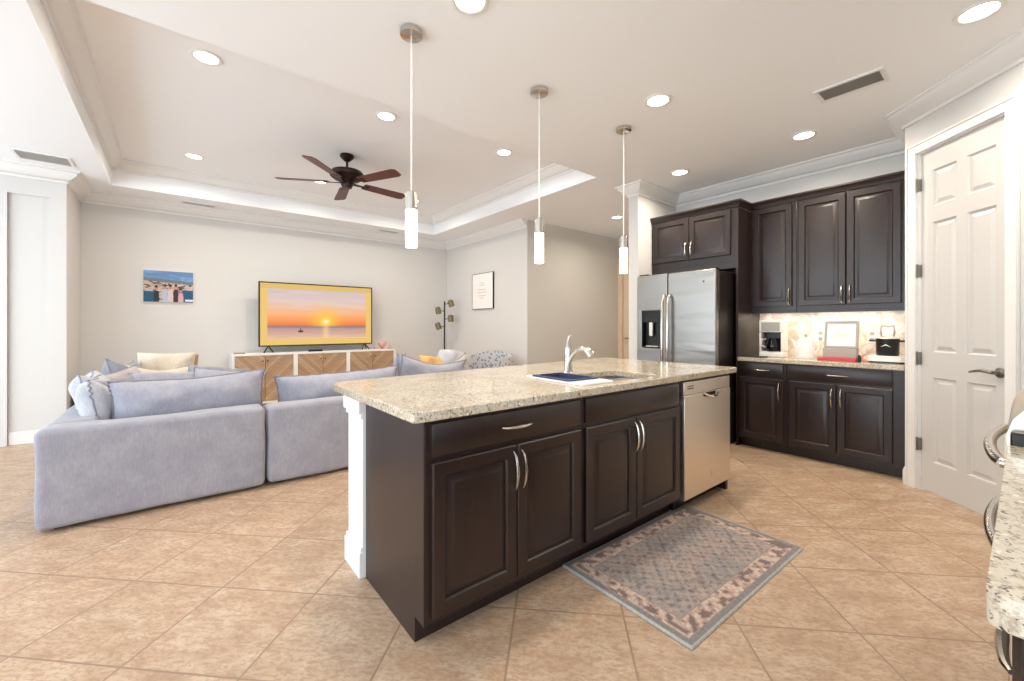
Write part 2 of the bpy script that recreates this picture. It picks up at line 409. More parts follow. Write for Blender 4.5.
# pantry: diagonal wall with door
A0 = Vector((4.435, .595)); LD = .90; s2 = 1/math.sqrt(2)
TD = Matrix(((-s2, s2, 0, A0.x), (-s2, -s2, 0, A0.y), (0, 0, 1, 0), (0, 0, 0, 1)))   # local x along the wall, local y into the pantry
DR = math.radians(-135)
pw = MB()
pw.prism([(0, 0), (LD, 0), (LD, ZC), (.745, ZC), (.745, 0)][:0] or [(0, 0), (.11, 0), (.11, 2.528), (.745, 2.528), (.745, 0), (LD, 0), (LD, ZC), (0, ZC)], 0, .12,
         T=TD @ Matrix(((1, 0, 0, 0), (0, 0, 1, 0), (0, 1, 0, 0), (0, 0, 0, 1))))
E1 = TD @ Vector((LD, 0, 0))
pw.box(4.50, 5.06, .50, .60, 0, ZC)
pw.box(E1.x, E1.x+.12, -.70, E1.y+.05, 0, ZC)
struct(pw.build('wall_pantry', M['wall'], flat=True), 'diagonal corner wall holding the white pantry door')
struct(B(.70, 3.9, -.78, -.64, 0, ZC).build('wall_range', M['wall'], flat=True), 'kitchen wall behind the range counter')
# room behind the camera, open sliding doors let the daylight in
wr = MB().box(.70, .82, -3.4, -.78, 0, ZC).box(-3.6, -3.0, -3.15, -3.0, 0, ZC).box(.2, .7, -3.15, -3.0, 0, ZC).box(-3.0, .2, -3.15, -3.0, 2.55, ZC)
struct(wr.build('wall_rear', M['wall'], flat=True), 'wall behind the photographer with a wide opening')
ws = MB().box(-3.6, -3.4, -3.15, -.8, 0, ZC).box(-3.6, -3.4, 6.42, 6.55, 0, ZC).box(-3.6, -3.4, -.8, 6.42, 2.60, ZC)  # opening stretched towards the back to throw more daylight on the print wall
struct(ws.build('wall_outer', M['wall'], flat=True), 'unseen outer wall, its sliding door opening widened to brighten the print wall')
wf = MB()
for y in (-.8, 1.58, 3.97, 6.36): wf.box(-3.58, -3.42, y, y+.06, 0, 2.60)
wf.box(-3.58, -3.42, -.74, 6.36, 2.54, 2.60).box(-3.58, -3.42, -.74, 6.36, 0, .02)
struct(wf.build('window_1', M['trim']), 'white frame of the sliding doors')
struct(MB().box(8.0, 8.2, -.7, 8, 0, ZC).box(6.6, 8.2, -.9, -.7, 0, ZC).box(5.25, 6.6, .3, .5, 0, ZC).build('wall_far', M['wall'], flat=True))

# crown and base
struct(sweep([(-3.4, 6.55), (-.93, 6.55), (-.93, 7.40), (4.28, 7.40), (4.28, 4.914)], CROWN, ZC).build('trim_2', M['trim']), 'white crown moulding round the sitting area')
struct(sweep([(6.6, 3.0), (4.23, 3.0), (4.23, 2.87), (5.06, 2.87), (5.06, .60), (4.435, .595), (E1.x, E1.y), (E1.x, -.64)], CROWN, ZC).build('trim_3', M['trim']), 'white crown moulding round the kitchen')
struct(sweep([(TX0, TY0), (TX0, TY1), (TX1, TY1), (TX1, TY0)], CROWN, ZT, True).build('trim_4', M['trim']), 'white crown moulding inside the ceiling tray')
struct(sweep([(-1.05, 6.55), (-.93, 6.55), (-.93, 7.40), (4.28, 7.40), (4.28, 4.914), (6.6, 4.914)], BASE, 0).build('baseboard_back', M['trim']))
struct(sweep([(6.5, 3.0), (4.23, 3.0), (4.23, 2.87)], BASE, 0).build('baseboard_kitchen', M['trim']))
struct(sweep([(4.435, .595), tuple((TD @ Vector((.035, 0, 0))).xy)], BASE, 0).build('baseboard_pantry', M['trim']))

# pantry door
d1 = empty_struct('door_1', 'white six panel pantry door set in the diagonal wall', (A0.x, A0.y, 0), DR)
u0, u1, dt = .118, .737, .02
def hole_panel(mb, x0, x1, z0, z1, y, T=None):
    prof = [(0, y), (.008, y+.012), (.016, y+.013), (.042, y+.003)]
    mb.rings(x1-x0, z1-z0, x0, z0, prof, T)
pan = [(.215, .395, 2.105, 2.37), (.47, .655, 2.105, 2.37), (.215, .395, 1.04, 1.99), (.47, .655, 1.04, 1.99), (.215, .395, .235, .855), (.47, .655, .235, .855)]
dm = MB()
Tf = Matrix(((1, 0, 0, 0), (0, 0, 1, 0), (0, 1, 0, 0), (0, 0, 0, 1)))
dm.prism([(u0, .012), (u1, .012), (u1, 2.52), (u0, 2.52)], .022, .04, [[(a, c), (b, c), (b, d), (a, d)] for a, b, c, d in pan], Tf)
for a, b, c, d in pan: hole_panel(dm, a, b, c, d, .0221)
dm.box(u0+.01, u1-.01, .038, .055, .02, 2.51)
dm.build('door_slab', M['door'], d1, flat=True)
cs = MB()
for (a, b, c, d) in ((.035, .112, 0, 2.60), (.743, .815, 0, 2.60), (.112, .743, 2.528, 2.60)):
    cs.box(a, b, -.018, -.001, c, d)
cs.box(.035, .05, -.026, -.018, 0, 2.60).box(.80, .815, -.026, -.018, 0, 2.60).box(.05, .80, -.026, -.018, 2.585, 2.60)
cs.build('door_casing', M['trim'], d1, bevel=.003)
MB().box(.110, .118, 0, .05, 0, 2.528).box(.737, .745, 0, .05, 0, 2.528).box(.118, .737, 0, .05, 2.521, 2.528).build('door_jamb', M['trim'], d1)
for z in (.343, .988, 1.645, 2.289):
    MB().box(.106, .126, -.003, .022, z-.045, z+.045).tube([(.117, -.006, z-.05), (.117, -.006, z+.05)], .006).build('hinge', M['hinge'], d1, bevel=.001)
lv = MB().lathe([(.031, 0), (.031, .008), (.012, .014), (.011, .05)], n=20, T=Matrix.Translation((.683, .022, .94)) @ Matrix.Rotation(PI/2, 4, 'X'))
lv.tube([(.683, -.028, .94), (.655, -.034, .944), (.61, -.033, .946), (.57, -.033, .938), (.545, -.034, .93)], [.011, .010, .009, .008, .006])
lv.build('door_handle', M['hinge'], d1)

# ------------------------------------------------------------------ ceiling fittings
def make_can():
    r = empty('recessed_light', '', 'ceiling light')
    MB().lathe([(.075, -.002), (.098, -.002), (.098, -.008), (.090, -.012), (.075, -.010)], n=32, caps=False).build('trim_ring', M['trim'], r)
    MB().lathe([(.0, -.004), (.074, -.004)], n=32, caps=False).build('lens', M['lens'], r); return r
can = make_can()
cans = [((1.169, 1.79), ZC, 'round recessed ceiling light cut by the top edge above the near island end'),
        ((2.767, 1.708), ZC, 'round recessed ceiling light above the island between second and third pendants'),
        ((3.309, .156), ZC, 'largest round recessed light, at the top right above the pantry corner'),
        ((4.267, 1.219), ZC, 'round recessed light in front of the upper cabinets, left of the large vent'),
        ((4.247, 2.357), ZC, 'round recessed light in front of the fridge and beside the white pillar'),
        ((5.249, 3.937), ZC, 'small round recessed light in the hall ceiling behind the third pendant'),
        ((.17, 3.77), ZT, 'round recessed light in the tray, front left near the tray edge'),
        ((1.53, 3.767), ZT, 'round recessed light in the tray just left of the nearest pendant cord'),
        ((2.885, 3.713), ZT, 'round recessed light in the tray, front right above the sloping tray moulding'),
        ((.158, 6.058), ZT, 'round recessed light in the tray, back left above the wall vent'),
        ((1.516, 6.027), ZT, 'round recessed light in the tray seen behind the ceiling fan blade'),
        ((2.887, 6.03), ZT, 'round recessed light in the tray half hidden behind the nearest pendant shade')]
for i, ((x, y), z, lab) in enumerate(cans):
    o = can if i == 0 else copy_tree(can); o.location = (x, y, z); tag(o, lab, 'ceiling light', 'recessed ceiling lights')
    area('downlight', (x, y, z-.014), (0, 0, 0), .14, .14, CAN_POWER, WARM, 'DISK', spread=math.radians(160))

def vent(name, loc, rz, w, d, n, label, mslat=None, tilt=.0):
    r = empty(name, label, 'vent', loc, rz, 'air vents in the ceiling')
    MB().prism([(-w/2, -d/2), (w/2, -d/2), (w/2, d/2), (-w/2, d/2)], -.012, 0, [[(-w/2+.025, -d/2+.025), (w/2-.025, -d/2+.025), (w/2-.025, d/2-.025), (-w/2+.025, d/2-.025)]]).build('frame', M['trim'], r, bevel=.002)
    B(-w/2+.02, w/2-.02, -d/2+.02, d/2-.02, -.003, -.001).build('duct_backing', M['ventdark'], r)
    sl = MB()
    for i in range(n):
        y = -d/2+.03+(d-.06)*(i+.5)/n; sl.add([(-w/2+.02, y-.42*(d-.06)/n, -.003), (w/2-.02, y-.42*(d-.06)/n, -.003), (w/2-.02, y+.22*(d-.06)/n, -.014), (-w/2+.02, y+.22*(d-.06)/n, -.014)], [(0, 1, 2, 3), (3, 2, 1, 0)])
    sl.build('slats', mslat or M['ventgrey'], r, flat=True); return r
vent('ceiling_vent', (3.64, .765, ZC), PI/2, .38, .22, 4, 'large pale grey air vent in the ceiling near the pantry')
v = vent('ceiling_vent', (-1.02, 6.11, ZC), 0, .40, .30, 6, 'white slatted air vent in the ceiling at the far left')
vent('ceiling_vent', (.24, 7.10, ZC), 0, .38, .13, 2, 'narrow air vent beyond the tray above the small wall canvas')
vent('ceiling_vent', (2.90, 7.04, ZC), 0, .36, .13, 2, 'narrow air vent beyond the tray behind the nearest pendant')

# ceiling fan
fx, fy = 1.53, 4.92
fan = empty('ceiling_fan', 'dark bronze ceiling fan with five mahogany blades hanging in the tray', 'ceiling fan', (fx, fy, ZT))
MB().lathe([(.075, 0), (.078, -.02), (.06, -.045), (.032, -.07), (.02, -.078)][::-1], n=24).build('canopy', M['bronze'], fan)
MB().lathe([(.013, -.16), (.013, -.07)], n=12).build('downrod', M['bronze'], fan)
MB().lathe([(.03, -.335), (.07, -.33), (.09, -.30), (.14, -.285), (.185, -.25), (.19, -.225), (.17, -.195), (.09, -.17), (.035, -.155)], n=36).build('motor_housing', M['bronze'], fan)
MB().lathe([(.01, -.385), (.05, -.38), (.065, -.35), (.06, -.325)], n=24).build('switch_housing', M['bronze'], fan)
fwd_ang = math.atan2(.7775, .6289)
def img_ang(px, py):   # blade tip pixel -> direction in the horizontal plane at blade height
    a = (px-512)/415.2; b = -(py-326)/415.2; s_, c_ = .6285, .7778; t = (ZT-.30-1.23)/b
    return math.atan2((c_-a*s_)*t-fy, (s_+a*c_)*t-fx)
A1 = img_ang(303, 152)
ok = [(A1+i*2*PI/5) for i in range(5)]
for a in ok:
    Rz = Matrix.Rotation(a, 4, 'Z')
    out = []
    for i in range(13):
        t = i/12; x = .20+.55*t; w = (.058+.016*t) if t < .93 else (.058+.016*t)*math.sqrt(max(0, 1-((t-.93)/.075)**2))*.4+.042
        out.append((x, w))
    poly = [(x, -w) for x, w in out]+[(x, w) for x, w in reversed(out)]
    T = Rz @ Matrix.Translation((0, 0, -.315)) @ Matrix.Rotation(math.radians(-12), 4, 'X')
    bl = MB().prism(poly, -.004, .004, T=T).build('blade', M['blade'], fan)
    MB().prism([(.06, -.022), (.17, -.014), (.26, -.035), (.26, .035), (.17, .014), (.06, .022)], -.011, -.004, T=T).build('blade_bracket', M['bronze'], bl)

# pendants
def make_pendant():
    r = empty('pendant_lamp', '', 'pendant lamp')
    MB().lathe([(.058, -.030), (.062, -.028), (.062, -.002), (.058, 0)], n=32).build('canopy', M['chrome'], r)
    MB().tube([(0, 0, -.028), (0, 0, -.92)], .004, 8).build('cord', M['white'], r)
    MB().lathe([(.034, -1.015), (.034, -.918), (.030, -.914)], n=28).build('socket_cap', M['chrome'], r)
    MB().lathe([(.029, -1.225), (.032, -1.222), (.032, -1.012)], n=28).build('lamp_shade', M['led'], r); return r
pend = make_pendant()
for i, (x, y, lab) in enumerate([(1.034, 2.187, 'nearest slim glowing tube pendant with nickel cap, over the left end of the island'),
                                 (1.996, 2.164, 'middle of the three slim glowing tube pendants, over the island sink'),
                                 (2.935, 2.134, 'farthest slim glowing tube pendant, beside the white pillar of the fridge')]):
    o = pend if i == 0 else copy_tree(pend); o.location = (x, y, ZC); tag(o, lab, 'pendant lamp', 'tube pendants over the island')

# ------------------------------------------------------------------ cabinet kit (front faces -Y, width along +X)
DOORP = [(0, 0), (0, -.017), (.005, -.022), (.052, -.022), (.057, -.018), (.060, -.008), (.068, -.008), (.092, -.0215), (.095, -.022)]
DRAWP = [(0, 0), (0, -.013), (.016, -.021)]
def handle(parent, x, y, z, vertical=True, L=.17, name='handle', r=.006, dep=.03):
    pts = []; rs = []
    for i in range(13):
        t = -1+2*i/12; d = dep*(1-t*t)**.6 if abs(t) < 1 else 0
        s_ = t*L/2; pts.append((x, y-d-.002, z+s_) if vertical else (x+s_, y-d-.002, z)); rs.append(r*(1.25-.45*abs(t))*(.7 if abs(t) > .95 else 1))
    return MB().tube(pts, rs, 8).build(name, M['chrome'], parent)
def door(root, x0, x1, z0, z1, hx=None, hz=None, label=None):
    d = MB().rings(x1-x0, z1-z0, x0, z0, DOORP).build('door', M['cab'], root)
    if hx is not None: handle(d, hx, -.02, hz)
    return d
def drawer(root, x0, x1, z0, z1, knob=True, name='drawer', dep=.03):
    d = MB().rings(x1-x0, z1-z0, x0, z0, DRAWP).build(name, M['cab'], root)
    if knob: handle(d, (x0+x1)/2, -.02, (z0+z1)/2, False, dep=dep)
    return d
def body(root, w, D, z0, z1, kick=True):
    m = MB().box(0, w, .0, D, z0, z1)
    o = m.build('body', M['cab'], root, bevel=.002)
    if kick: B(0.0, w, .075, D, 0, z0).build('toe_kick', M['cab'], root)
    return o
FY = 1.418
K1 = empty('base_cabinet', 'dark espresso island cabinet at the near left end, one wide drawer over two doors', 'cabinet', (.724, FY, 0), 0, 'base cabinets')
body(K1, .880, .61, .10, .872); drawer(K1, .024, .850, .735, .858)
door(K1, .024, .434, .125, .712, .414, .60); door(K1, .440, .850, .125, .712, .460, .60)
B(-.004, 0, 0, .61, .10, .872).build('end_panel', M['cab'], K1); B(-.004, 0, .075, .61, 0, .10).build('end_panel_foot', M['cab'], K1)
K2 = empty('base_cabinet', 'dark island sink cabinet beside the dishwasher, plain false drawer front over two doors', 'cabinet', (1.606, FY, 0), 0, 'base cabinets')
bd = MB().box(0, .942, 0, .60, .10, .66).box(0, .942, 0, .02, .66, .872).box(0, .02, .02, .60, .66, .872).box(.922, .942, .02, .60, .66, .872).box(.02, .922, .58, .60, .66, .872)
bd.build('body', M['cab'], K2, bevel=.002); B(0, .942, .075, .60, 0, .10).build('toe_kick', M['cab'], K2)
drawer(K2, .012, .912, .735, .858, False, 'false_drawer_front')
door(K2, .012, .437, .125, .712, .417, .60); door(K2, .443, .912, .125, .712, .463, .60)
# dishwasher
DWX = 2.552
dw = empty('dishwasher', 'stainless steel dishwasher built into the right end of the island', 'dishwasher', (DWX, FY, 0))
w = .655
B(0, w, .01, .58, .10, .868).build('body', M['steel_dark'], dw)
B(.02, w-.02, .06, .5, 0, .10).build('toe_kick', M['black'], dw)
pan_ = MB().prism([(0, .095), (w, .095), (w, .775), (0, .775)], -.034, .012, T=Tf)
pan_.build('door', M['steel'], dw, bevel=.004)
cp = MB().box(0, w, -.030, .012, .778, .862).build('control_panel', M['steel'], dw, bevel=.004)
B(.04, .12, -.0312, -.0302, .815, .822).box(.04, .12, -.0312, -.0302, .830, .836).build('label_print', M['steel_dark'], cp)
hp = MB().tube([(.24+.19*i/12, -.040-.022*math.sin(PI*i/12)**.6, .772-.030*math.sin(PI*i/12)) for i in range(13)], [.006+.005*math.sin(PI*i/12) for i in range(13)], 8)
hp.build('handle', M['chrome'], dw)
B(.25, .42, -.0355, -.034, .748, .774).build('handle_recess', M['black'], dw)
MB().lathe([(.014, 0), (.014, .002)], n=20, T=Matrix.Translation((.36, -.034, .20)) @ Matrix.Rotation(PI/2, 4, 'X')).build('badge', M['chrome'], dw)
tag(B(3.212, 3.245, FY, 2.03, 0, .872).build('end_panel', M['cab'], bevel=.002), 'narrow dark end panel right of the dishwasher', 'panel')
# knee wall
kw = empty('island_knee_wall', 'white panelled half wall with pilaster and baseboard along the sitting side of the island', 'half wall')
B(.74, 3.29, 2.035, 2.22, 0, .868).build('panel', M['trim'], kw)
for x in (.705, 3.21):
    pl = MB().box(x, x+.10, 2.032, 2.245, 0, .870).build('pilaster', M['trim'], kw, bevel=.002)
    MB().box(x-.016, x+.105, 2.031, 2.262, 0, .125).box(x-.010, x+.104, 2.0312, 2.255, .125, .150).build('base_block', M['trim'], pl, bevel=.004)
    MB().box(x-.010, x+.104, 2.0312, 2.255, .775, .80).box(x-.02, x+.105, 2.031, 2.268, .80, .8695).build('capital', M['trim'], pl, bevel=.005)
# countertop with sink hole
SX0, SX1, SY0, SY1 = 1.70, 2.42, 1.47, 1.86
def eased(mb_outer, z0, z1, holes, name, label, cat, parent=None):
    o = MB().prism(mb_outer, z0, z1, holes).build(name, M['granite'], parent, bevel=.006)
    return tag(o, label, cat)
eased([(.664, 2.36), (.664, 1.40), (.668, 1.390), (.680, 1.385), (3.32, 1.385), (3.338, 1.392), (3.345, 1.41), (3.345, 2.62), (3.30, 2.655), (.75, 2.45), (.69, 2.42)][::-1][::-1], .875, .915, [rrect(SX0, SX1, SY0, SY1, .09)], 'island_countertop', 'long speckled beige granite island worktop with undermount sink cutout', 'countertop')
sk = empty('kitchen_sink', 'stainless steel undermount sink set into the island worktop', 'sink', (0, 0, 0))
def bowl(x0, x1, y0, y1, zt, zb):
    m = MB(); top = rrect(x0, x1, y0, y1, .08); bot = rrect(x0+.03, x1-.03, y0+.03, y1-.03, .06); n = len(top)
    m.add([(x, y, zt) for x, y in top]+[(x, y, zb) for x, y in bot], [(i, i+n, (i+1) % n+n, (i+1) % n) for i in range(n)]+[tuple(reversed(range(n, 2*n)))][:1]); 
    m.f[-1] = tuple(range(n, 2*n)); return m
xm = (SX0+SX1)/2+.03
for a, b in ((SX0-.01, xm-.01), (xm+.01, SX1+.01)):
    bb = bowl(a, b, SY0-.01, SY1+.01, .873, .76).build('basin', M['sinksteel'], sk)
    sd = bb.modifiers.new('thick', 'SOLIDIFY'); sd.thickness = .003; sd.offset = -1
    MB().lathe([(.04, .761), (.04, .766), (.02, .764)], c=((a+b)/2, (SY0+SY1)/2, 0), n=20).build('drain', M['chrome'], sk)
B(xm-.012, xm+.012, SY0, SY1, .85, .872).build('divider', M['sinksteel'], sk, bevel=.004)
# colander board over the sink
ct = empty('collapsible_dish_tray', 'white tray with navy collapsible middle lying across the sink', 'dish tray', (1.785, 1.69, .916), math.radians(-3))
tw, tl = .125, .245
MB().prism(rrect(-tw, tw, -tl, tl, .02), 0, .010, [rrect(-tw+.03, tw-.03, -tl+.13, tl-.075, .02)]).build('rim', M['white'], ct, bevel=.003)
MB().prism(rrect(-tw+.004, tw-.004, -tl+.11, tl-.055, .015), .0102, .018, [rrect(-tw+.035, tw-.035, -tl+.135, tl-.08, .02)]).build('silicone_band', M['navy'], ct, bevel=.003)
bz = MB(); top = rrect(-tw+.031, tw-.031, -tl+.131, tl-.076, .02); n = len(top)
bz.add([(x, y, .009) for x, y in top]+[(x*.92, y*.95, -.03) for x, y in top], [(i, i+n, (i+1) % n+n, (i+1) % n) for i in range(n)]+[tuple(range(n, 2*n))])
bz.build('collapsible_basket', M['navy'], ct)
# faucet
fc = empty('kitchen_faucet', 'brushed nickel pull-out faucet with lever on top, behind the island sink', 'faucet', (2.04, 1.925, .915))
MB().lathe([(.034, 0), (.034, .006), (.028, .012), (.026, .12), (.028, .15), (.022, .178)], n=24).build('base', M['chrome'], fc)
MB().tube([(0, 0, .165), (.001, .004, .19), (.003, .006, .215), (.008, .0, .24), (.016, -.012, .252)], [.020, .016, .013, .011, .009], 12).build('lever', M['chrome'], fc)
MB().tube([(0, -.005, .05), (0, -.02, .09), (0, -.05, .13), (0, -.09, .158), (0, -.13, .165), (0, -.16, .158)], [.017, .017, .018, .019, .020, .021], 12).build('spout', M['chrome'], fc)
MB().tube([(0, -.155, .160), (0, -.185, .145), (0, -.20, .122)], [.024, .027, .024], 14).build('spray_head', M['chrome'], fc)

# ------------------------------------------------------------------ fridge wall
RZ = -PI/2
KA = empty('base_cabinet', 'dark cabinet under the coffee maker, one drawer over a single door', 'cabinet', (4.50, 1.858, 0), RZ, 'base cabinets')
body(KA, .43, .555, .09, .872); drawer(KA, .012, .405, .735, .858); door(KA, .012, .405, .115, .715, .375, .60)
KB = empty('base_cabinet', 'dark cabinet beside the pantry door, wide drawer over a pair of doors', 'cabinet', (4.50, 1.426, 0), RZ, 'base cabinets')
body(KB, .822, .555, .09, .872); drawer(KB, .02, .752, .735, .858); door(KB, .02, .383, .115, .715, .353, .60); door(KB, .389, .752, .115, .715, .419, .60)
eased([(4.465, .602), (5.058, .602), (5.058, 1.858), (4.465, 1.858)], .875, .915, [], 'wall_countertop', 'speckled granite worktop along the cabinet wall under the upper cabinets', 'countertop')
struct(B(5.05, 5.06, .60, 1.86, .915, 1.37).build('trim_5', M['marble'], flat=True), 'cream marble backsplash tiles laid diagonally')
UA = empty('wall_cabinet', 'dark single door upper cabinet next to the fridge enclosure, above the coffee maker', 'cabinet', (4.83, 1.864, 0), RZ, 'upper cabinets')
UB = empty('wall_cabinet', 'dark two door upper cabinet next to the pantry corner', 'cabinet', (4.83, 1.44, 0), RZ, 'upper cabinets')
for r, w in ((UA, .422), (UB, .837)):
    B(0, w, 0, .228, 1.385, 2.48).build('body', M['cab'], r, bevel=.002)
    B(0.001, w-.001, .002, .022, 1.362, 1.385).build('light_rail', M['cab'], r)
UCR = [(0, 0), (.012, .004), (.018, .022), (.032, .045), (.040, .052), (.040, .068), (0, .068)]
def ucrown(root, path, z): sweep(path, UCR, z).build('crown', M['cab'], root)
door(UA, .025, .385, 1.43, 2.465, .362, 1.53)
door(UB, .016, .392, 1.43, 2.465, .365, 1.53); door(UB, .398, .772, 1.43, 2.465, .425, 1.53)
ucrown(UA, [(0, 0), (.422, 0)], 2.48); ucrown(UB, [(0, 0), (.837, 0)], 2.48)
FC = empty('wall_cabinet', 'dark short two door cabinet directly above the fridge', 'cabinet', (4.51, 2.866, 0), RZ, 'upper cabinets')
B(0, 1.0, 0, .548, 1.90, 2.465).build('body', M['cab'], FC, bevel=.002)
B(0, 1.0, .0, .02, 1.835, 1.90).build('valance', M['cab'], FC)
door(FC, .03, .475, 1.975, 2.45, .447, 2.09); door(FC, .481, .926, 1.975, 2.45, .509, 2.09)
ucrown(FC, [(0.002, 0), (1.0, 0), (1.0, .33)], 2.465)
tag(B(4.50, 5.055, 1.862, 1.886, 0, 1.90).build('refrigerator_side_panel', M['cab'], bevel=.002), 'tall dark panel between fridge and coffee maker counter', 'panel')
# fridge
FR = empty('refrigerator', 'stainless side by side refrigerator with ice dispenser beside the white pillar', 'refrigerator', (4.13, 2.82, 0), RZ)
fw_ = .905
B(.005, fw_-.005, .075, .83, .02, 1.785).build('body', M['steel_dark'], FR, bevel=.006)
B(.02, fw_-.02, .05, .10, .0, .06).build('kick_grille', M['black'], FR)
sp = .385
disp = (.065, .315, .985, 1.40)
lf = MB().prism([(.003, .065), (sp-.003, .065), (sp-.003, 1.80), (.003, 1.80)], 0, .07, [[(disp[0], disp[2]), (disp[1], disp[2]), (disp[1], disp[3]), (disp[0], disp[3])]], Tf)
fd = lf.build('freezer_door', M['fridge'], FR, bevel=.008)
MB().rings(disp[1]-disp[0], disp[3]-disp[2], disp[0], disp[2], [(0, 0), (0, -.004), (.012, -.004), (.014, .0), (.02, .06)]).build('dispenser', M['black'], fd)
B(disp[0]+.02, disp[1]-.02, -.002, .03, 1.27, 1.385).build('dispenser_panel', M['glassblack'], fd)
B(disp[0]+.09, disp[0]+.13, .01, .04, 1.12, 1.27).build('dispenser_lever', M['steel'], fd); B(disp[0]+.05, disp[0]+.20, .005, .05, .998, 1.008).build('drip_grille', M['steel'], fd)
rd = MB().box(sp+.003, fw_-.003, 0, .07, .065, 1.80).build('fridge_door', M['fridge'], FR, bevel=.012)
MB().lathe([(.010, 0), (.010, .002)], n=16, T=Matrix.Translation((.78, 0, 1.68)) @ Matrix.Rotation(PI/2, 4, 'X')).build('badge', M['steel_dark'], rd)
for x, par in ((sp-.028, fd), (sp+.036, rd)):
    MB().tube([(x, 0, 1.56), (x, -.04, 1.545), (x, -.058, 1.50), (x, -.066, 1.2), (x, -.066, 1.0), (x, -.058, .72), (x, -.04, .68), (x, 0, .665)], [.013, .015, .017, .018, .018, .017, .015, .013], 12).build('handle', M['chrome'], par)
for xx in (.02, fw_-.12): B(xx, xx+.10, .02, .12, 1.80, 1.815).build('hinge_cover', M['black'], FR, bevel=.003)
# under cabinet light
for y0, y1 in ((1.46, 1.82), (.70, 1.38)):
    yl = (y0+y1)/2
    tag(B(4.90, 4.93, y0, y1, 1.372, 1.384).build('undercabinet_light', M['led'], bevel=.002), 'slim glowing light bar under the %s upper cabinet' % ('single door' if y0 > 1.4 else 'two door'), 'light bar', 'light bars under the upper cabinets')
    area('undercabinet_glow', (4.915, yl, 1.370), (0, 0, 0), .02, y1-y0, 2.6*(y1-y0), (1, .86, .70))

# ------------------------------------------------------------------ things on the wall counter (z .915)
def pl(x, y): return Vector((x, y, .9152))
cm = empty('coffee_maker', 'white drip coffee maker with black carafe bay on the wall counter', 'coffee maker', (4.72, 1.64, .9155), RZ)
MB().box(-.108, .108, .0, .16, 0, .055).box(-.108, -.090, 0, .16, .055, .25).box(.090, .108, 0, .16, .055, .25).box(-.090, .090, .13, .16, .055, .25).box(-.108, .108, 0, .16, .25, .375).build('housing', M['white'], cm, bevel=.008)
B(-.089, .089, .10, .129, .056, .249).build('bay', M['black'], cm)
MB().box(-.085, .085, -.004, -.0005, .262, .352).build('top_panel', M['greyframe'], cm, bevel=.002)
MB().lathe([(.055, .058), (.068, .075), (.068, .12), (.05, .175), (.045, .19)], c=(0.01, .05, 0), n=24).build('carafe', M['glassblack'], cm)
MB().tube([(-.05, .03, .18), (-.085, .015, .17), (-.09, .01, .12), (-.06, .03, .09)], .009).build('carafe_handle', M['cream'], cm)
tag(B(4.52, 4.66, 1.64, 1.845, .9155, .925).build('black_trivet', M['black'], bevel=.003), 'flat black mat in front of the coffee maker', 'mat')
kt = empty('electric_kettle', 'pale white kettle between the coffee maker and the framed card', 'kettle', (4.82, 1.365, .9155), RZ)
MB().lathe([(.085, 0), (.088, .012), (.088, .02)], n=28).build('base', M['white'], kt)
MB().lathe([(.080, .021), (.082, .03), (.074, .10), (.058, .17), (.05, .19), (.03, .20)], n=28).build('body', M['white'], kt)
MB().lathe([(.006, .20), (.008, .212), (.013, .222), (.010, .232)], n=12).build('lid_knob', M['greyframe'], kt)
MB().tube([(.055, 0, .17), (.10, 0, .165), (.115, 0, .12), (.10, 0, .07), (.08, 0, .05)], .009).build('handle', M['white'], kt)
MB().tube([(-.06, 0, .08), (-.09, 0, .12), (-.10, 0, .165), (-.12, 0, .18)], [.012, .009, .007, .006]).build('spout', M['white'], kt)
tag(MB().box(4.62, 4.80, .935, 1.215, .9155, .940).build('red_cookbook', M['red'], bevel=.003), 'red covered book lying flat under the framed card stand', 'book')
st = empty('recipe_stand', 'light grey stand with a framed white card on top of the red book', 'frame', (4.70, 1.070, .9405), RZ)
B(-.125, .125, -.0, .09, 0, .085).build('box_base', M['greyframe'], st, bevel=.004)
Tt = Matrix.Translation((0, .05, .087)) @ Matrix.Rotation(math.radians(-8), 4, 'X')
MB().prism([(-.125, 0), (.125, 0), (.125, .25), (-.125, .25)], -.012, .012, [[(-.108, .018), (.108, .018), (.108, .232), (-.108, .232)]], T=Tt @ Tf).build('frame_border', M['greyframe'], st, bevel=.002)
MB().prism([(-.109, .017), (.109, .017), (.109, .233), (-.109, .233)], -.003, .004, T=Tt @ Tf).build('card', M['paper'], st)
MB().prism([(-.05, .09), (.05, .09), (.045, .15), (-.04, .16)], -.0045, -.0035, T=Tt @ Tf).build('faint_drawing', mat('faint_ink', (236, 232, 224), .7), st)
hr = empty('heart_trinket', 'small pinkish ring ornament between the red book and the slow cooker', 'ornament', (4.74, .885, .9155), RZ)
MB().tube([(.03*math.cos(a), 0, .038+.03*math.sin(a)) for a in [i*PI/8 for i in range(17)]], .006).build('ring', M['rose'], hr)
MB().lathe([(.028, 0), (.028, .007), (.02, .008)], n=16).build('foot', M['rose'], hr)
tag(MB().lathe([(.012, 0), (.016, .01), (.014, .045), (.005, .06)], n=12).build('pepper_shaker', M['black'], loc=(4.66, .918, .9155)), 'tiny black shaker at the right end of the red book', 'shaker')
sc_ = empty('slow_cooker', 'white based cooker with black pot and clear lid beside the pantry corner', 'slow cooker', (4.76, .748, .9155), RZ)
MB().prism(rrect(-.13, .13, -.09, .09, .05), 0.012, .060).build('base', M['white'], sc_, bevel=.004)
MB().prism(rrect(-.11, .11, -.07, .07, .04), 0, .012).build('foot', M['black'], sc_)
MB().lathe([(.070, .061), (.075, .07), (.078, .19), (.080, .205)], n=32).build('pot', M['black'], sc_)
for sgn in (-1, 1): MB().tube([(sgn*.076, -.02, .185), (sgn*.115, -.02, .19), (sgn*.115, .02, .19), (sgn*.076, .02, .185)], .008).build('side_handle', M['black'], sc_)
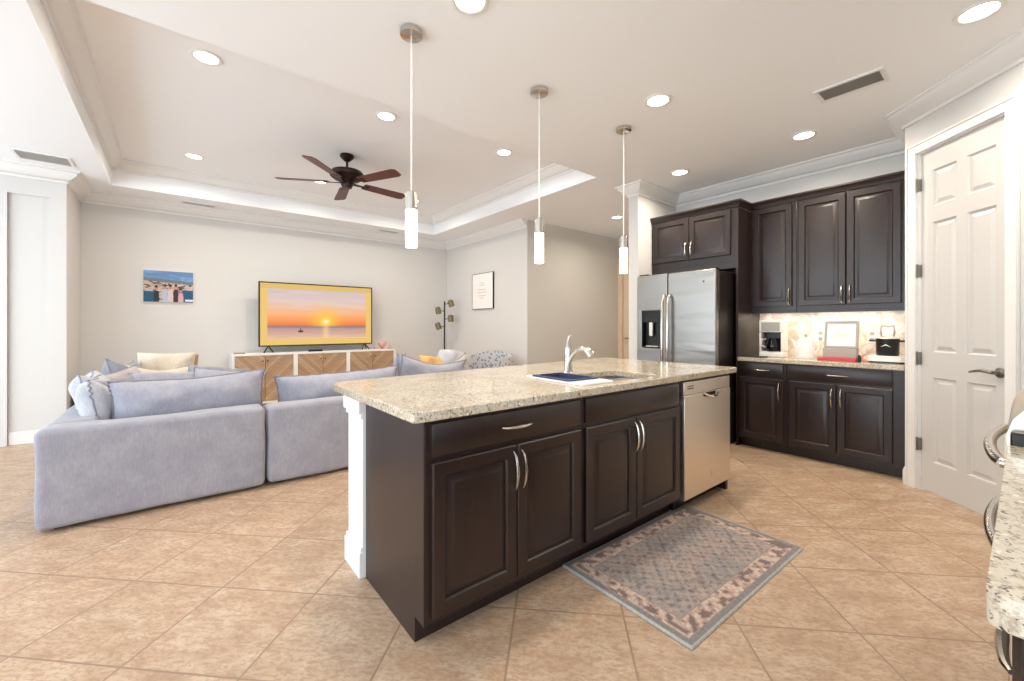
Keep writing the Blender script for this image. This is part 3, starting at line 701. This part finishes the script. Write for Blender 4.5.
MB().lathe([(.081, .205), (.080, .212), (.05, .222), (.012, .228)], n=32).build('lid', M['steel'], sc_)
MB().tube([(-.04, 0, .222), (-.045, 0, .27), (-.04, 0, .315), (.04, 0, .315), (.045, 0, .27), (.04, 0, .222)], .006).build('lid_handle', M['greyframe'], sc_)
MB().prism([(-.035, .135), (.0, .160), (.035, .135), (.0, .150)], -.0805, -.075, T=Tf).build('emblem', M['white'], sc_)
for y, z in ((1.30, 1.13), (.90, 1.13)):
    o = empty('wall_outlet', 'cream outlet plate on the backsplash behind the %s' % ('kettle' if y > 1 else 'trinket'), 'outlet', (5.05, y, z), RZ, 'backsplash outlets')
    B(-.036, .036, -.006, 0, -.058, .058).build('plate', M['white'], o, bevel=.002)
    for zz in (.012, -.045): B(-.016, .016, -.008, -.006, zz, zz+.033).build('socket', M['greyframe'], o)

# ------------------------------------------------------------------ right counter and range
RC = empty('base_cabinet', 'narrow dark drawer cabinet under the near corner of the right counter', 'cabinet', (1.06, -.010, 0), PI, 'base cabinets')
body(RC, .26, .60, .10, .872); drawer(RC, .014, .246, .70, .858, dep=.010); drawer(RC, .014, .246, .42, .69); drawer(RC, .014, .246, .125, .41)
RD = empty('base_cabinet', 'dark cabinet between the narrow drawers and the range', 'cabinet', (1.712, -.028, 0), PI, 'base cabinets')
body(RD, .65, .60, .10, .872); drawer(RD, .02, .63, .735, .858); door(RD, .02, .322, .125, .712); door(RD, .328, .63, .125, .712)
eased(rrect(.746, 1.715, -.635, .0305, .02), .875, .915, [], 'range_countertop', 'speckled granite worktop corner at the right edge of the picture', 'countertop')
rg = empty('range_cooker', 'stainless and black double oven range at the right edge', 'range', (2.485, -.0, 0), PI)
wr_ = .765
B(0, wr_, .0, .60, .06, .905).build('body', M['black'], rg); B(.02, wr_-.02, .05, .58, 0, .06).build('plinth', M['black'], rg)
B(0, wr_, -.02, .62, .906, .935).build('cooktop', M['glassblack'], rg, bevel=.003)
for a, b, c in ((.62, .89, .845), (.10, .61, .595)):
    od = B(0.002, wr_-.002, -.028, 0, a, b if a > .5 else .61).build('oven_door', M['steel'], rg, bevel=.004)
    B(.10, wr_-.10, -.030, -.028, a+.04, c-.06).build('oven_window', M['glassblack'], od)
    zz = c+.005 if a > .5 else .60
    n_ = 16; pts = [(.06+(wr_-.12)*i/n_, -.038-.036*math.sin(PI*i/n_)**.7, zz) for i in range(n_+1)]
    MB().tube(pts, .0145, 12).build('handle', M['chrome'], od)
    for xx in (.06, wr_-.06): MB().tube([(xx, -.026, zz), (xx, -.046, zz)], .013, 12).build('handle_mount', M['chrome'], od)
cpn = MB(); yz = [(-.030, .850+.04), (-.034, .93), (-.022, .975), (.004, 1.012), (.03, 1.012), (.03, .936), (-.0, .936), (-.0, .89)]
cpn.prism([(a, b) for a, b in yz], 0.0, wr_-.05, T=Matrix(((0, 0, 1, 0), (1, 0, 0, 0), (0, 1, 0, 0), (0, 0, 0, 1)))).build('control_panel', M['steel'], rg)
B(wr_-.040, wr_+.001, -.026, .02, .888, .948).build('end_cap', M['black'], rg, bevel=.006)

# ------------------------------------------------------------------ rug
def color_grid(name, w, h, nx, ny, fn, m, parent=None, T=None, zf=None):
    xs = np.linspace(0, 1, nx+1); ys = np.linspace(0, 1, ny+1); U, V = np.meshgrid(xs, ys)
    Z = zf(U, V) if zf else np.zeros_like(U)
    co = np.stack([(U-.5)*w, (V-.5)*h, Z], -1).reshape(-1, 3)
    if T: co = np.array([tuple(T @ Vector(p)) for p in co])
    i = np.arange(nx)[None, :]+np.arange(ny)[:, None]*(nx+1); F = np.stack([i, i+1, i+nx+2, i+nx+1], -1).reshape(-1, 4)
    me = bpy.data.meshes.new(name); me.from_pydata(co.tolist(), [], F.tolist()); me.materials.append(m)
    col = fn(U.reshape(-1), V.reshape(-1)); col = np.clip(col, 0, 255)/255
    L = np.where(col <= .04045, col/12.92, ((col+.055)/1.055)**2.4)
    a = me.color_attributes.new('Col', 'FLOAT_COLOR', 'POINT'); a.data.foreach_set('color', np.concatenate([L, np.ones((len(L), 1))], 1).astype(np.float32).ravel())
    me.polygons.foreach_set('use_smooth', [True]*len(me.polygons)); me.update()
    o = bpy.data.objects.new(name, me); C.objects.link(o)
    if parent: o.parent = parent
    return o
rng = np.random.RandomState(3)
def vnoise(x, y, seed=0):
    xi = np.floor(x).astype(int); yi = np.floor(y).astype(int); xf = x-xi; yf = y-yi
    def h(a, b): 
        n = (a*374761393+b*668265263+seed*974634777) & 0x7fffffff; n = ((n ^ (n >> 13))*1274126177) & 0x7fffffff; return ((n ^ (n >> 16)) & 0xffff)/65535.
    u = xf*xf*(3-2*xf); v = yf*yf*(3-2*yf)
    return (h(xi, yi)*(1-u)+h(xi+1, yi)*u)*(1-v)+(h(xi, yi+1)*(1-u)+h(xi+1, yi+1)*u)*v
def fb(x, y, s=0): return .5*vnoise(x, y, s)+.3*vnoise(2.1*x, 2.1*y, s+1)+.2*vnoise(4.3*x, 4.3*y, s+2)
RW, RH = 1.165, .70
def rugc(u, v):
    x = u*RW; y = v*RH; e = np.minimum(np.minimum(x, RW-x), np.minimum(y, RH-y))
    taupe = np.array([166, 150, 142.]); grey = np.array([146, 141, 139.]); pink = np.array([196, 172, 158.]); dark = np.array([84, 72, 76.])
    c = np.tile(taupe, (len(u), 1))
    n1 = fb(x*9, y*9, 5); n2 = fb(x*45, y*45, 9)
    k = np.clip((n1-.4)*4, 0, 1)[:, None]; c = c*(1-k)+grey*k
    wx = x+.03*fb(x*22, y*22, 31); wy = y+.03*fb(x*22, y*22, 41)
    mot = np.sin(wx*118)*np.sin(wy*118)+.6*np.sin(wx*63+2)*np.sin(wy*71)
    k = np.clip((mot-.35)*2, 0, 1)[:, None]*.34; c = c*(1-k)+pink*k
    k = np.clip((-mot-.45)*2, 0, 1)[:, None]*.36; c = c*(1-k)+dark*k
    k = np.clip((n2-.55)*5, 0, 1)[:, None]*.35; c = c*(1-k)+dark*k
    # border with scrolling flowers
    bnd = (e > .035) & (e < .115); s_ = np.where((y < .13) | (y > RH-.13), x, y)
    bc = np.tile(np.array([176, 150, 138.]), (len(u), 1)); m1 = fb(s_*26, e*34, 61)-.5+.16*np.sin(s_*80)*np.cos((e-.075)*70); m2 = fb(s_*60+9, e*60, 71)-.5
    k = np.clip((m1-.03)*14, 0, 1)[:, None]*.8; bc = bc*(1-k)+np.array([206, 186, 172.])*k
    k = np.clip((-m1-.06)*14, 0, 1)[:, None]*.75; bc = bc*(1-k)+np.array([104, 90, 92.])*k
    k = np.clip((m2-.08)*10, 0, 1)[:, None]*.4; bc = bc*(1-k)+np.array([140, 122, 118.])*k
    c[bnd] = bc[bnd]
    ol = ((e > .109) & (e < .116)) | ((e > .032) & (e < .038)); c[ol] = (150, 136, 130)
    out = e <= .032; c[out] = (132, 128, 128); c[e < .008] = (176, 176, 172)
    c = c*(.86+.28*fb(x*140, y*140, 3))[:, None]; return c
rgq = empty('kitchen_rug', 'faded grey and mauve oriental rug on the tiles before the island sink', 'rug', (2.108, 1.130, 0), math.radians(-1.2))
edge = lambda U, V: .011-.0095*(np.minimum(np.minimum(U, 1-U)*RW, np.minimum(V, 1-V)*RH) < .002)
color_grid('pile', RW, RH, 330, 200, rugc, M['rug'], rgq, zf=edge)
MB().prism(rrect(-RW/2+.012, -RW/2+.075, RH/2-.11, RH/2-.02, .01), .0005, .009).prism(rrect(RW/2-.075, RW/2-.012, -RH/2+.02, -RH/2+.08, .01), .0005, .009).build('corner_gripper', M['black'], rgq)

# ------------------------------------------------------------------ sitting area
SY = 3.625; ZB = .612
def sofa_module(x0, x1, y0, y1, backs, label, seed):
    r = empty('sofa_module', label, 'sofa', ((x0+x1)/2, (y0+y1)/2, 0), 0, 'sections of the lavender grey sectional sofa')
    X0, X1, Y0, Y1 = x0-r.location.x, x1-r.location.x, y0-r.location.y, y1-r.location.y; t = .24
    MB().soft(X0+.01, X1-.01, Y0+.01, Y1-.01, .05, .30, .04, .003, seed).build('base', M['sofa'], r)
    sx0, sx1, sy0, sy1 = X0+.01, X1-.01, Y0+.01, Y1-.01
    if 'f' in backs: sy0 = Y0+t+.005; MB().soft(X0, X1, Y0, Y0+t, .02, ZB, .038, .005, seed+1).build('backrest', M['sofa'], r)
    if 'b' in backs: sy1 = Y1-t-.005; MB().soft(X0, X1, Y1-t, Y1, .02, ZB, .038, .005, seed+2).build('backrest', M['sofa'], r)
    if 'l' in backs: sx0 = X0+t+.005; MB().soft(X0, X0+t, sy0-.02, sy1+.02 if 'b' in backs else Y1, .02, ZB, .038, .005, seed+3).build('armrest', M['sofa'], r)
    if 'r' in backs: sx1 = X1-t-.005; MB().soft(X1-t, X1, sy0-.02, Y1, .02, ZB, .038, .005, seed+4).build('armrest', M['sofa'], r)
    MB().soft(sx0, sx1, sy0, sy1, .30, .46, .05, .006, seed+5, crown=.02).build('seat_cushion', M['sofa'], r)
    for sx in (X0+.1, X1-.1):
        for sy in (Y0+.1, Y1-.1): B(sx-.03, sx+.03, sy-.03, sy+.03, 0, .052).build('foot', M['black'], r)
    return r
sofa_module(-.648, .528, SY, 4.72, 'fl', 'lavender grey sofa section nearest the left, its back and left side towards the camera', 1)
sofa_module(.540, 1.69, SY, 4.72, 'f', 'lavender grey middle sofa section, its back partly hidden by the island', 5)
sofa_module(1.702, 2.90, SY, 4.72, 'fr', 'lavender grey sofa section behind the island at the right end of the row', 9)
sofa_module(-.648, .45, 4.732, 5.90, 'lb', 'lavender grey corner section farthest back on the left, piled with cream pillows', 13)

def pillow(name, label, m, loc, rot, w, h, t, chop=0, pinch=.06, seed=0, pipe=None, group='sofa pillows', pr=.006, flange=False):
    r = empty(name, label, 'pillow', loc, 0, group); r.rotation_euler = rot
    n = 22; ny = 18; mb = MB()
    def P(u, v, sgn):
        x = w/2*u*(1-pinch*(1-v*v)); z = h/2*v*(1-pinch*(1-u*u))
        z -= chop*(1-abs(u)**1.5)*max(0, (v+.3)/1.3)**1.3
        th = t/2*max(0, (1-u**4)*(1-v**4))**.55
        th *= 1+.10*math.sin(3.1*u*2+seed)*math.sin(2.7*v*2+seed*2)
        y = sgn*th+.012*math.sin(5*u+seed)*math.sin(4*v+seed*1.7)
        ex = 0
        if flange and max(abs(u), abs(v)) > .97: y += .008*math.sin(34*(u+v)+seed)
        return (x, y, z)
    idx = {}
    vs = []; fs = []
    us = [-math.cos(PI*i/n) if 0 else (-1+2*i/n) for i in range(n+1)]; us = [math.copysign(abs(a)**.75, a) for a in us]
    vv = [math.copysign(abs(-1+2*j/ny)**.75, -1+2*j/ny) for j in range(ny+1)]
    for sgn in (-1, 1):
        for j, v in enumerate(vv):
            for i, u in enumerate(us):
                b = i in (0, n) or j in (0, ny)
                if sgn == 1 and b: idx[(sgn, i, j)] = idx[(-1, i, j)]; continue
                idx[(sgn, i, j)] = len(vs); vs.append(P(u, v, sgn))
    for sgn in (-1, 1):
        for j in range(ny):
            for i in range(n):
                q = (idx[(sgn, i, j)], idx[(sgn, i+1, j)], idx[(sgn, i+1, j+1)], idx[(sgn, i, j+1)])
                fs.append(q if sgn == -1 else q[::-1])
    mb.add(vs, fs); mb.build('cover', m, r)
    if pipe:
        ring = [P(u, -1, 0) for u in us]+[P(1, v, 0) for v in vv[1:]]+[P(u, 1, 0) for u in reversed(us[:-1])]+[P(-1, v, 0) for v in reversed(vv[:-1])]
        MB().tube(ring, pr, 6).build('piping', pipe, r)
    return r
P_ = math.radians
pillow('lumbar_pillow', 'long lavender grey back pillow with ruffled edge leaning over the near sofa back', M['lav'], (.105, 4.035, .658), (P_(8), P_(-1.5), .02), .95, .40, .27, chop=.015, seed=1, pipe=M['piping'], flange=True, pr=.007)
pillow('lumbar_pillow', 'long lavender back pillow, its right end hidden by the island counter', M['lav'], (1.20, 4.035, .618), (P_(8), P_(-1.5), 0), 1.10, .40, .27, chop=.01, seed=2, pipe=M['piping'], flange=True, pr=.007)
pillow('back_pillow', 'big slouching lavender pillow sloping down to the right behind the island end', M['lav'], (2.20, 4.13, .66), (P_(8), P_(7), 0), .80, .46, .20, chop=.07, seed=3, pipe=M['piping'])
pillow('back_pillow', 'taupe pillow tilted against the slouching lavender pillow', M['taupe'], (2.62, 4.30, .66), (P_(6), P_(-24), .1), .40, .36, .18, chop=.02, seed=4, pipe=M['piping'])
pillow('back_pillow', 'narrow lavender pillow edge standing at the right end of the long lavender pillow', M['lav'], (1.93, 4.30, .70), (P_(-4), P_(4), .9), .34, .46, .16, chop=.03, seed=5, pipe=M['piping'])
pillow('throw_pillow', 'mustard yellow pillow behind the slouching lavender pillow', M['yellow'], (2.46, 4.58, .665), (P_(-20), P_(6), 0), .36, .42, .16, seed=6)
pillow('throw_pillow', 'rounded white pillow right of the yellow pillow', M['pwhite'], (2.76, 4.62, .69), (P_(-14), P_(10), .1), .42, .42, .24, pinch=-.14, seed=7)
pillow('side_pillow', 'white ruffled pillow leaning on the left arm of the sofa', M['pwhite'], (-.435, 4.22, .660), (P_(-8), 0, P_(88)), .42, .40, .20, seed=8, pipe=M['pgrey'], flange=True)
pillow('side_pillow', 'slate grey pillow wedged between white pillow and long lavender pillow', M['pgrey'], (-.335, 4.26, .650), (P_(-10), 0, P_(66)), .42, .40, .14, seed=9)
pillow('side_pillow', 'pale pillow behind the white one on the left arm', M['pwhite'], (-.50, 4.62, .67), (P_(-14), 0, P_(85)), .50, .42, .20, chop=.04, seed=10, pipe=M['pgrey'])
pillow('side_pillow', 'grey corner pillow with pointed top near the cream pillows', M['pgrey'], (-.36, 5.18, .69), (P_(-12), P_(6), P_(70)), .46, .48, .20, chop=.05, seed=11, pipe=M['pgrey'])
pillow('side_pillow', 'taupe pillow on the left arm in front of the grey corner pillow', M['taupe'], (-.33, 4.86, .65), (P_(-16), P_(-8), P_(60)), .42, .42, .18, seed=12, pipe=M['pgrey'])
pillow('cream_pillow', 'upright cream pillow at the back of the left corner', M['cream'], (-.080, 5.46, .715), (P_(-5), P_(2), 0), .46, .50, .18, seed=13, group='cream pillows on the left corner')
pillow('cream_pillow', 'cream pillow slumped in front of the upright cream one', M['cream'], (-.14, 5.20, .66), (P_(-14), P_(5), .1), .56, .42, .20, chop=.05, seed=14, group='cream pillows on the left corner')
pillow('back_pillow', 'tan woven pillow peeking out right of the cream pillows', M['tan'], (.015, 5.595, .695), (P_(-2), 0, 0), .34, .46, .12, seed=15)
pillow('back_pillow', 'pale lavender pillow lying in front of the cream pillows', M['lav'], (-.06, 4.72, .64), (P_(-35), P_(2), .0), .56, .42, .2, seed=16, pipe=M['piping'])
pillow('back_pillow', 'lavender pillow lying on the seat behind the near lavender pillow', M['lav'], (.36, 4.55, .655), (P_(-35), P_(6), -.2), .56, .42, .2, chop=.03, seed=17, pipe=M['piping'])
pillow('back_pillow', 'darker grey pillow right of the pale lavender pillows', M['pgrey'], (.30, 5.0, .64), (P_(-30), P_(8), -.1), .5, .42, .18, seed=18)

# sideboard
sb = empty('sideboard', 'long white sideboard with herringbone wood doors under the television', 'sideboard', (1.80, 7.16, 0))
MB().box(-1.20, 1.20, -.19, .19, .80, .83).box(-1.20, 1.20, -.19, .19, .10, .13).box(-1.20, -1.165, -.19, .19, .13, .80).box(1.165, 1.20, -.19, .19, .13, .80).box(-.42, -.36, -.19, .19, .13, .80).box(.36, .42, -.19, .19, .13, .80).box(-1.165, 1.165, .17, .19, .13, .80).build('carcass', M['trim'], sb, bevel=.003)
for x0, x1 in ((-1.165, -.42), (-.36, .36), (.42, 1.165)):
    xm_ = (x0+x1)/2
    for a, b in ((x0+.004, xm_-.003), (xm_+.003, x1-.004)):
        dd = MB().box(a-xm_, b-xm_, -.02, 0, .134, .796).build('door', M['herring'], sb, loc=(xm_, -.168, 0), flat=True)
        kx = (b-.03 if a < xm_-.1 else a+.03)-xm_
        MB().lathe([(.005, 0), (.005, .012), (.011, .018), (.009, .024)], n=12, T=Matrix.Translation((kx, -.02, .72)) @ Matrix.Rotation(PI/2, 4, 'X')).build('knob', M['black'], dd)
for x in (-1.1, 1.1):
    for y in (-.14, .14): B(x-.025, x+.025, y-.025, y+.025, 0, .10).build('leg', M['trim'], sb)
# tv
tv = empty('television', 'large flat television showing a sunset over the sea, standing on the sideboard', 'television', (1.795, 7.16, .832))
MB().box(-.85, .85, -.022, .022, .088, 1.065).box(-.5, .5, .022, .05, .2, .8).build('housing', mat('tv_bezel', (66, 50, 24), .4, .3), tv, bevel=.003)
def sunset(u, v):
    n = len(u); c = np.zeros((n, 3)); mat_ = np.array([236, 196, 112.])
    ux = (u-.055)/.89; vy = (v-.10)/.82; ins = (ux > 0) & (ux < 1) & (vy > 0) & (vy < 1)
    hz = .245
    stops = [(0, (232, 196, 168)), (.09, (214, 170, 150)), (.2, (186, 152, 150)), (.235, (150, 122, 128)), (.25, (176, 116, 96)), (.28, (232, 128, 70)), (.36, (248, 150, 80)), (.5, (250, 178, 120)), (.65, (238, 190, 160)), (.8, (222, 196, 188)), (1, (206, 190, 190))]
    for k in range(3): c[:, k] = np.interp(vy, [s[0] for s in stops], [s[1][k] for s in stops])
    cl = fb(ux*3+1, vy*16, 4); k = (np.clip((cl-.5)*5, 0, 1)*np.clip((vy-.45)*4, 0, 1))[:, None]*.5; c = c*(1-k)+np.array([226, 206, 206.])*k
    sx, sy = .56, .345; d = np.sqrt(((ux-sx)*1.75)**2+(vy-sy)**2)
    g = np.exp(-(d/.22)**2)[:, None]*(vy > hz)[:, None]; c = c*(1-g*.9)+np.array([255, 206, 60.])*g*.9
    g = np.exp(-(d/.06)**2)[:, None]*(vy > hz)[:, None]; c = c*(1-g)+np.array([255, 246, 190.])*g
    rf = (np.exp(-((ux-sx)/.035)**2)*(vy < hz)*.6)[:, None]; c = c*(1-rf)+np.array([255, 214, 150.])*rf
    rp = fb(ux*6, vy*70, 8)[:, None]; c = np.where((vy < hz)[:, None], c*(.94+.12*rp), c)
    boat = ((np.abs(ux-.31) < .022) & (np.abs(vy-.145) < .018)) | ((np.abs(ux-.308) < .006) & (vy > .15) & (vy < .205)); c[boat] = (60, 48, 60)
    c = np.where(ins[:, None], c, mat_)
    c[(~ins) & (vy > 1)] = (226, 186, 104); return c
Tv = Matrix.Translation((0, -.0235, .5765)) @ Matrix.Rotation(PI/2, 4, 'X')
color_grid('screen', 1.66, .938, 260, 150, sunset, M['screen'], tv, Tv)
for x in (-.72, .72): MB().tube([(x, 0, .10), (x-.07, -.10, .006)], .009).tube([(x, 0, .10), (x+.07, .10, .006)], .009).tube([(x-.0, 0, .10), (x+.05, -.10, .006)], .009).build('stand_leg', M['black'], tv)
tag(B(1.60, 1.80, 6.99, 7.06, .8305, .862).build('streaming_box', M['black'], bevel=.004), 'small black box on the sideboard under the television', 'media box')
tag(B(.63, .76, 7.0, 7.10, .8305, .85).build('wooden_coaster', M['tan'], bevel=.003), 'small brown block at the left end of the sideboard', 'block')
ro = empty('rose_globe', 'round rose coloured globe ornament at the right end of the sideboard', 'ornament', (2.82, 7.12, .8305))
MB().lathe([(.035, 0), (.035, .012), (.015, .02)], n=20).build('foot', M['rose'], ro)
MB().lathe([(.005, .02), (.045, .035), (.068, .07), (.07, .09), (.055, .13), (.03, .148), (.005, .153)], n=24).build('globe', M['rose'], ro)
tag(B(2.66, 2.74, 7.05, 7.12, .8305, .875).build('rose_box', M['rose'], bevel=.004), 'little pink box between television and rose globe', 'box')
tag(MB().lathe([(.004, 0), (.03, .005), (.028, .05), (.008, .062)], n=16).build('rose_candle', M['rose'], loc=(2.95, 7.10, .8305)), 'small pink candle right of the rose globe', 'candle')

# wall art
def harbour(u, v):
    n = len(u); c = np.zeros((n, 3)); h = .66-.10*u+.03*fb(u*8, v*0, 2)
    sky = np.array([120, 158, 196.])[None]*(1-v[:, None])+np.array([96, 136, 182.])*v[:, None]; sky = sky+30*np.clip((fb(u*3, v*6, 3)-.5)*4, 0, 1)[:, None]
    c[:] = sky; hill = (v < h+.10); c[hill] = (112, 120, 130); 
    town = v < h; nz = fb(u*30, v*30, 11)[:, None]; c = np.where(town[:, None], np.array([150, 138, 130.])*(1-nz)+np.array([222, 196, 180.])*nz*1.1, c)
    dk = town & (fb(u*14, v*22, 21) > .60); c[dk] = (70, 66, 74)
    sea = (v < .44-.05*u) & (u > .70) | (v < .33) & (u < .22); c[sea] = np.array([26, 84, 120.])+30*(fb(u[sea]*8, v[sea]*30, 5)-.5)[:, None]
    for i, (px_, col, hd) in enumerate([(.25, (40, 38, 52), .36), (.42, (176, 192, 214), .40), (.53, (214, 196, 196), .40), (.64, (58, 34, 48), .42), (.74, (206, 168, 172), .30)]):
        b = (np.abs(u-px_) < .055*(1-.35*(v/hd)**4)) & (v < hd) ; c[b] = col
        f = ((u-px_)**2+((v-hd-.07)*.62)**2) < .034**2; c[f] = (196, 136, 120)
        f = ((u-px_)**2+((v-hd-.13)*.62)**2 < .032**2) & (v > hd+.09); c[f] = (72, 48, 44)
    b = (u > .83) & (v < .10+.0*u) & (v > .03); c[b] = (226, 224, 218)
    return c
ca = empty('wall_canvas', 'colourful unframed canvas photo of a group before a harbour town on the back wall', 'picture', (-.08, 7.383, 1.768))
B(-.262, .262, -.012, .016, -.21, .21).build('stretcher', M['paper'], ca)
color_grid('print', .524, .42, 110, 88, harbour, M['print'], ca, Matrix.Translation((0, -.0125, 0)) @ Matrix.Rotation(PI/2, 4, 'X'))
fp = empty('framed_print', 'thin dark framed print with faint grey lettering on the right wall', 'picture', (4.28, 6.11, 1.855), RZ)
MB().prism([(-.325, -.32), (.325, -.32), (.325, .32), (-.325, .32)], -.03, -.0, [[(-.318, -.313), (.318, -.313), (.318, .313), (-.318, .313)]], Tf).build('frame', M['bronze'], fp)
B(-.3185, .3185, -.026, -.002, -.3135, .3135).build('sheet', M['paper'], fp)
ln = MB()
for z, w_ in ((.14, .05), (.10, .09), (.02, .13), (-.03, .16), (-.09, .12), (-.13, .07)):
    k = int(w_*2/.03)
    for i in range(k): ln.box(-w_+i*.03, -w_+i*.03+.02, -.0275, -.026, z, z+.014)
ln.build('lettering', M['faint'], fp)

# floor lamp
fl = empty('floor_lamp', 'slim black floor lamp with four small olive shades in the back corner', 'floor lamp', (3.965, 6.95, 0))
MB().lathe([(.14, 0), (.14, .015), (.02, .022)], n=28).build('base', M['black'], fl)
MB().tube([(0, 0, .02), (0, 0, 1.70)], .014).build('pole', M['black'], fl)
cdir = Vector((.7778, -.6285, 0))
for sgn, z, tl_ in ((1, 1.665, 20), (-1, 1.53, 8), (1, 1.38, 4), (-1, 1.235, 22)):
    q = cdir*sgn*.12
    am = MB().tube([(0, 0, z-.02), tuple(q*.5+Vector((0, 0, z-.01))), tuple(q+Vector((0, 0, z)))], .007).build('arm', M['black'], fl)
    MB().lathe([(.028, -.075), (.052, -.07), (.052, .045), (.03, .062), (.005, .066)], n=20, T=Matrix.Translation(q+Vector((0, 0, z))) @ Matrix.Rotation(math.radians(tl_)*(-1 if sgn > 0 else -1), 4, Vector((.6285, .7778, 0)))).build('lamp_shade', M['brass'], fl)

# accent chair by the right wall
ac = empty('accent_chair', 'rounded armchair in grey and white patterned fabric against the right wall', 'armchair', (3.76, 5.26, 0), math.radians(-62))
MB().soft(-.34, .34, -.30, .30, .16, .44, .08, .004, 2).build('seat', M['pattern'], ac)
bk = MB(); vs = []; fs = []; n = 24
for j, (ro_, z) in enumerate([(.30, .42), (.40, .20), (.42, .45), (.42, .74), (.39, .82), (.33, .82), (.30, .74), (.29, .45)]):
    for i in range(n+1):
        a = math.radians(-20+220*i/n); zz = z if z < .5 else z+.01-.08*abs(math.cos(a))**2
        vs.append((ro_*math.cos(a), ro_*math.sin(a)*.9-.02, zz))
for j in range(8):
    for i in range(n):
        a = j*(n+1)+i; b = ((j+1) % 8)*(n+1)+i; fs.append((a, b, b+1, a+1))
fs.append(tuple(j*(n+1) for j in range(8))); fs.append(tuple(j*(n+1)+n for j in reversed(range(8))))
bk.add(vs, fs).build('backrest', M['pattern'], ac)
for x in (-.26, .26):
    for y in (-.22, .22): MB().tube([(x, y, .17), (x*1.1, y*1.1, 0)], [.018, .011]).build('leg', M['black'], ac)
# black speaker box by the left corner
bs = empty('black_cabinet_speaker', 'black floor box in the nook between left wall corner and sofa', 'speaker', (-.74, 6.92, 0))
MB().prism(rrect(-.14, .14, -.2, .2, .03), .50, .52).build('top_panel', M['black'], bs, bevel=.004)
MB().box(-.135, .135, -.19, .19, .04, .50).build('cabinet', M['black'], bs, bevel=.004)
for x in (-.09, .09):
    for y in (-.13, .13): B(x-.015, x+.015, y-.015, y+.015, 0, .04).build('foot', M['black'], bs)
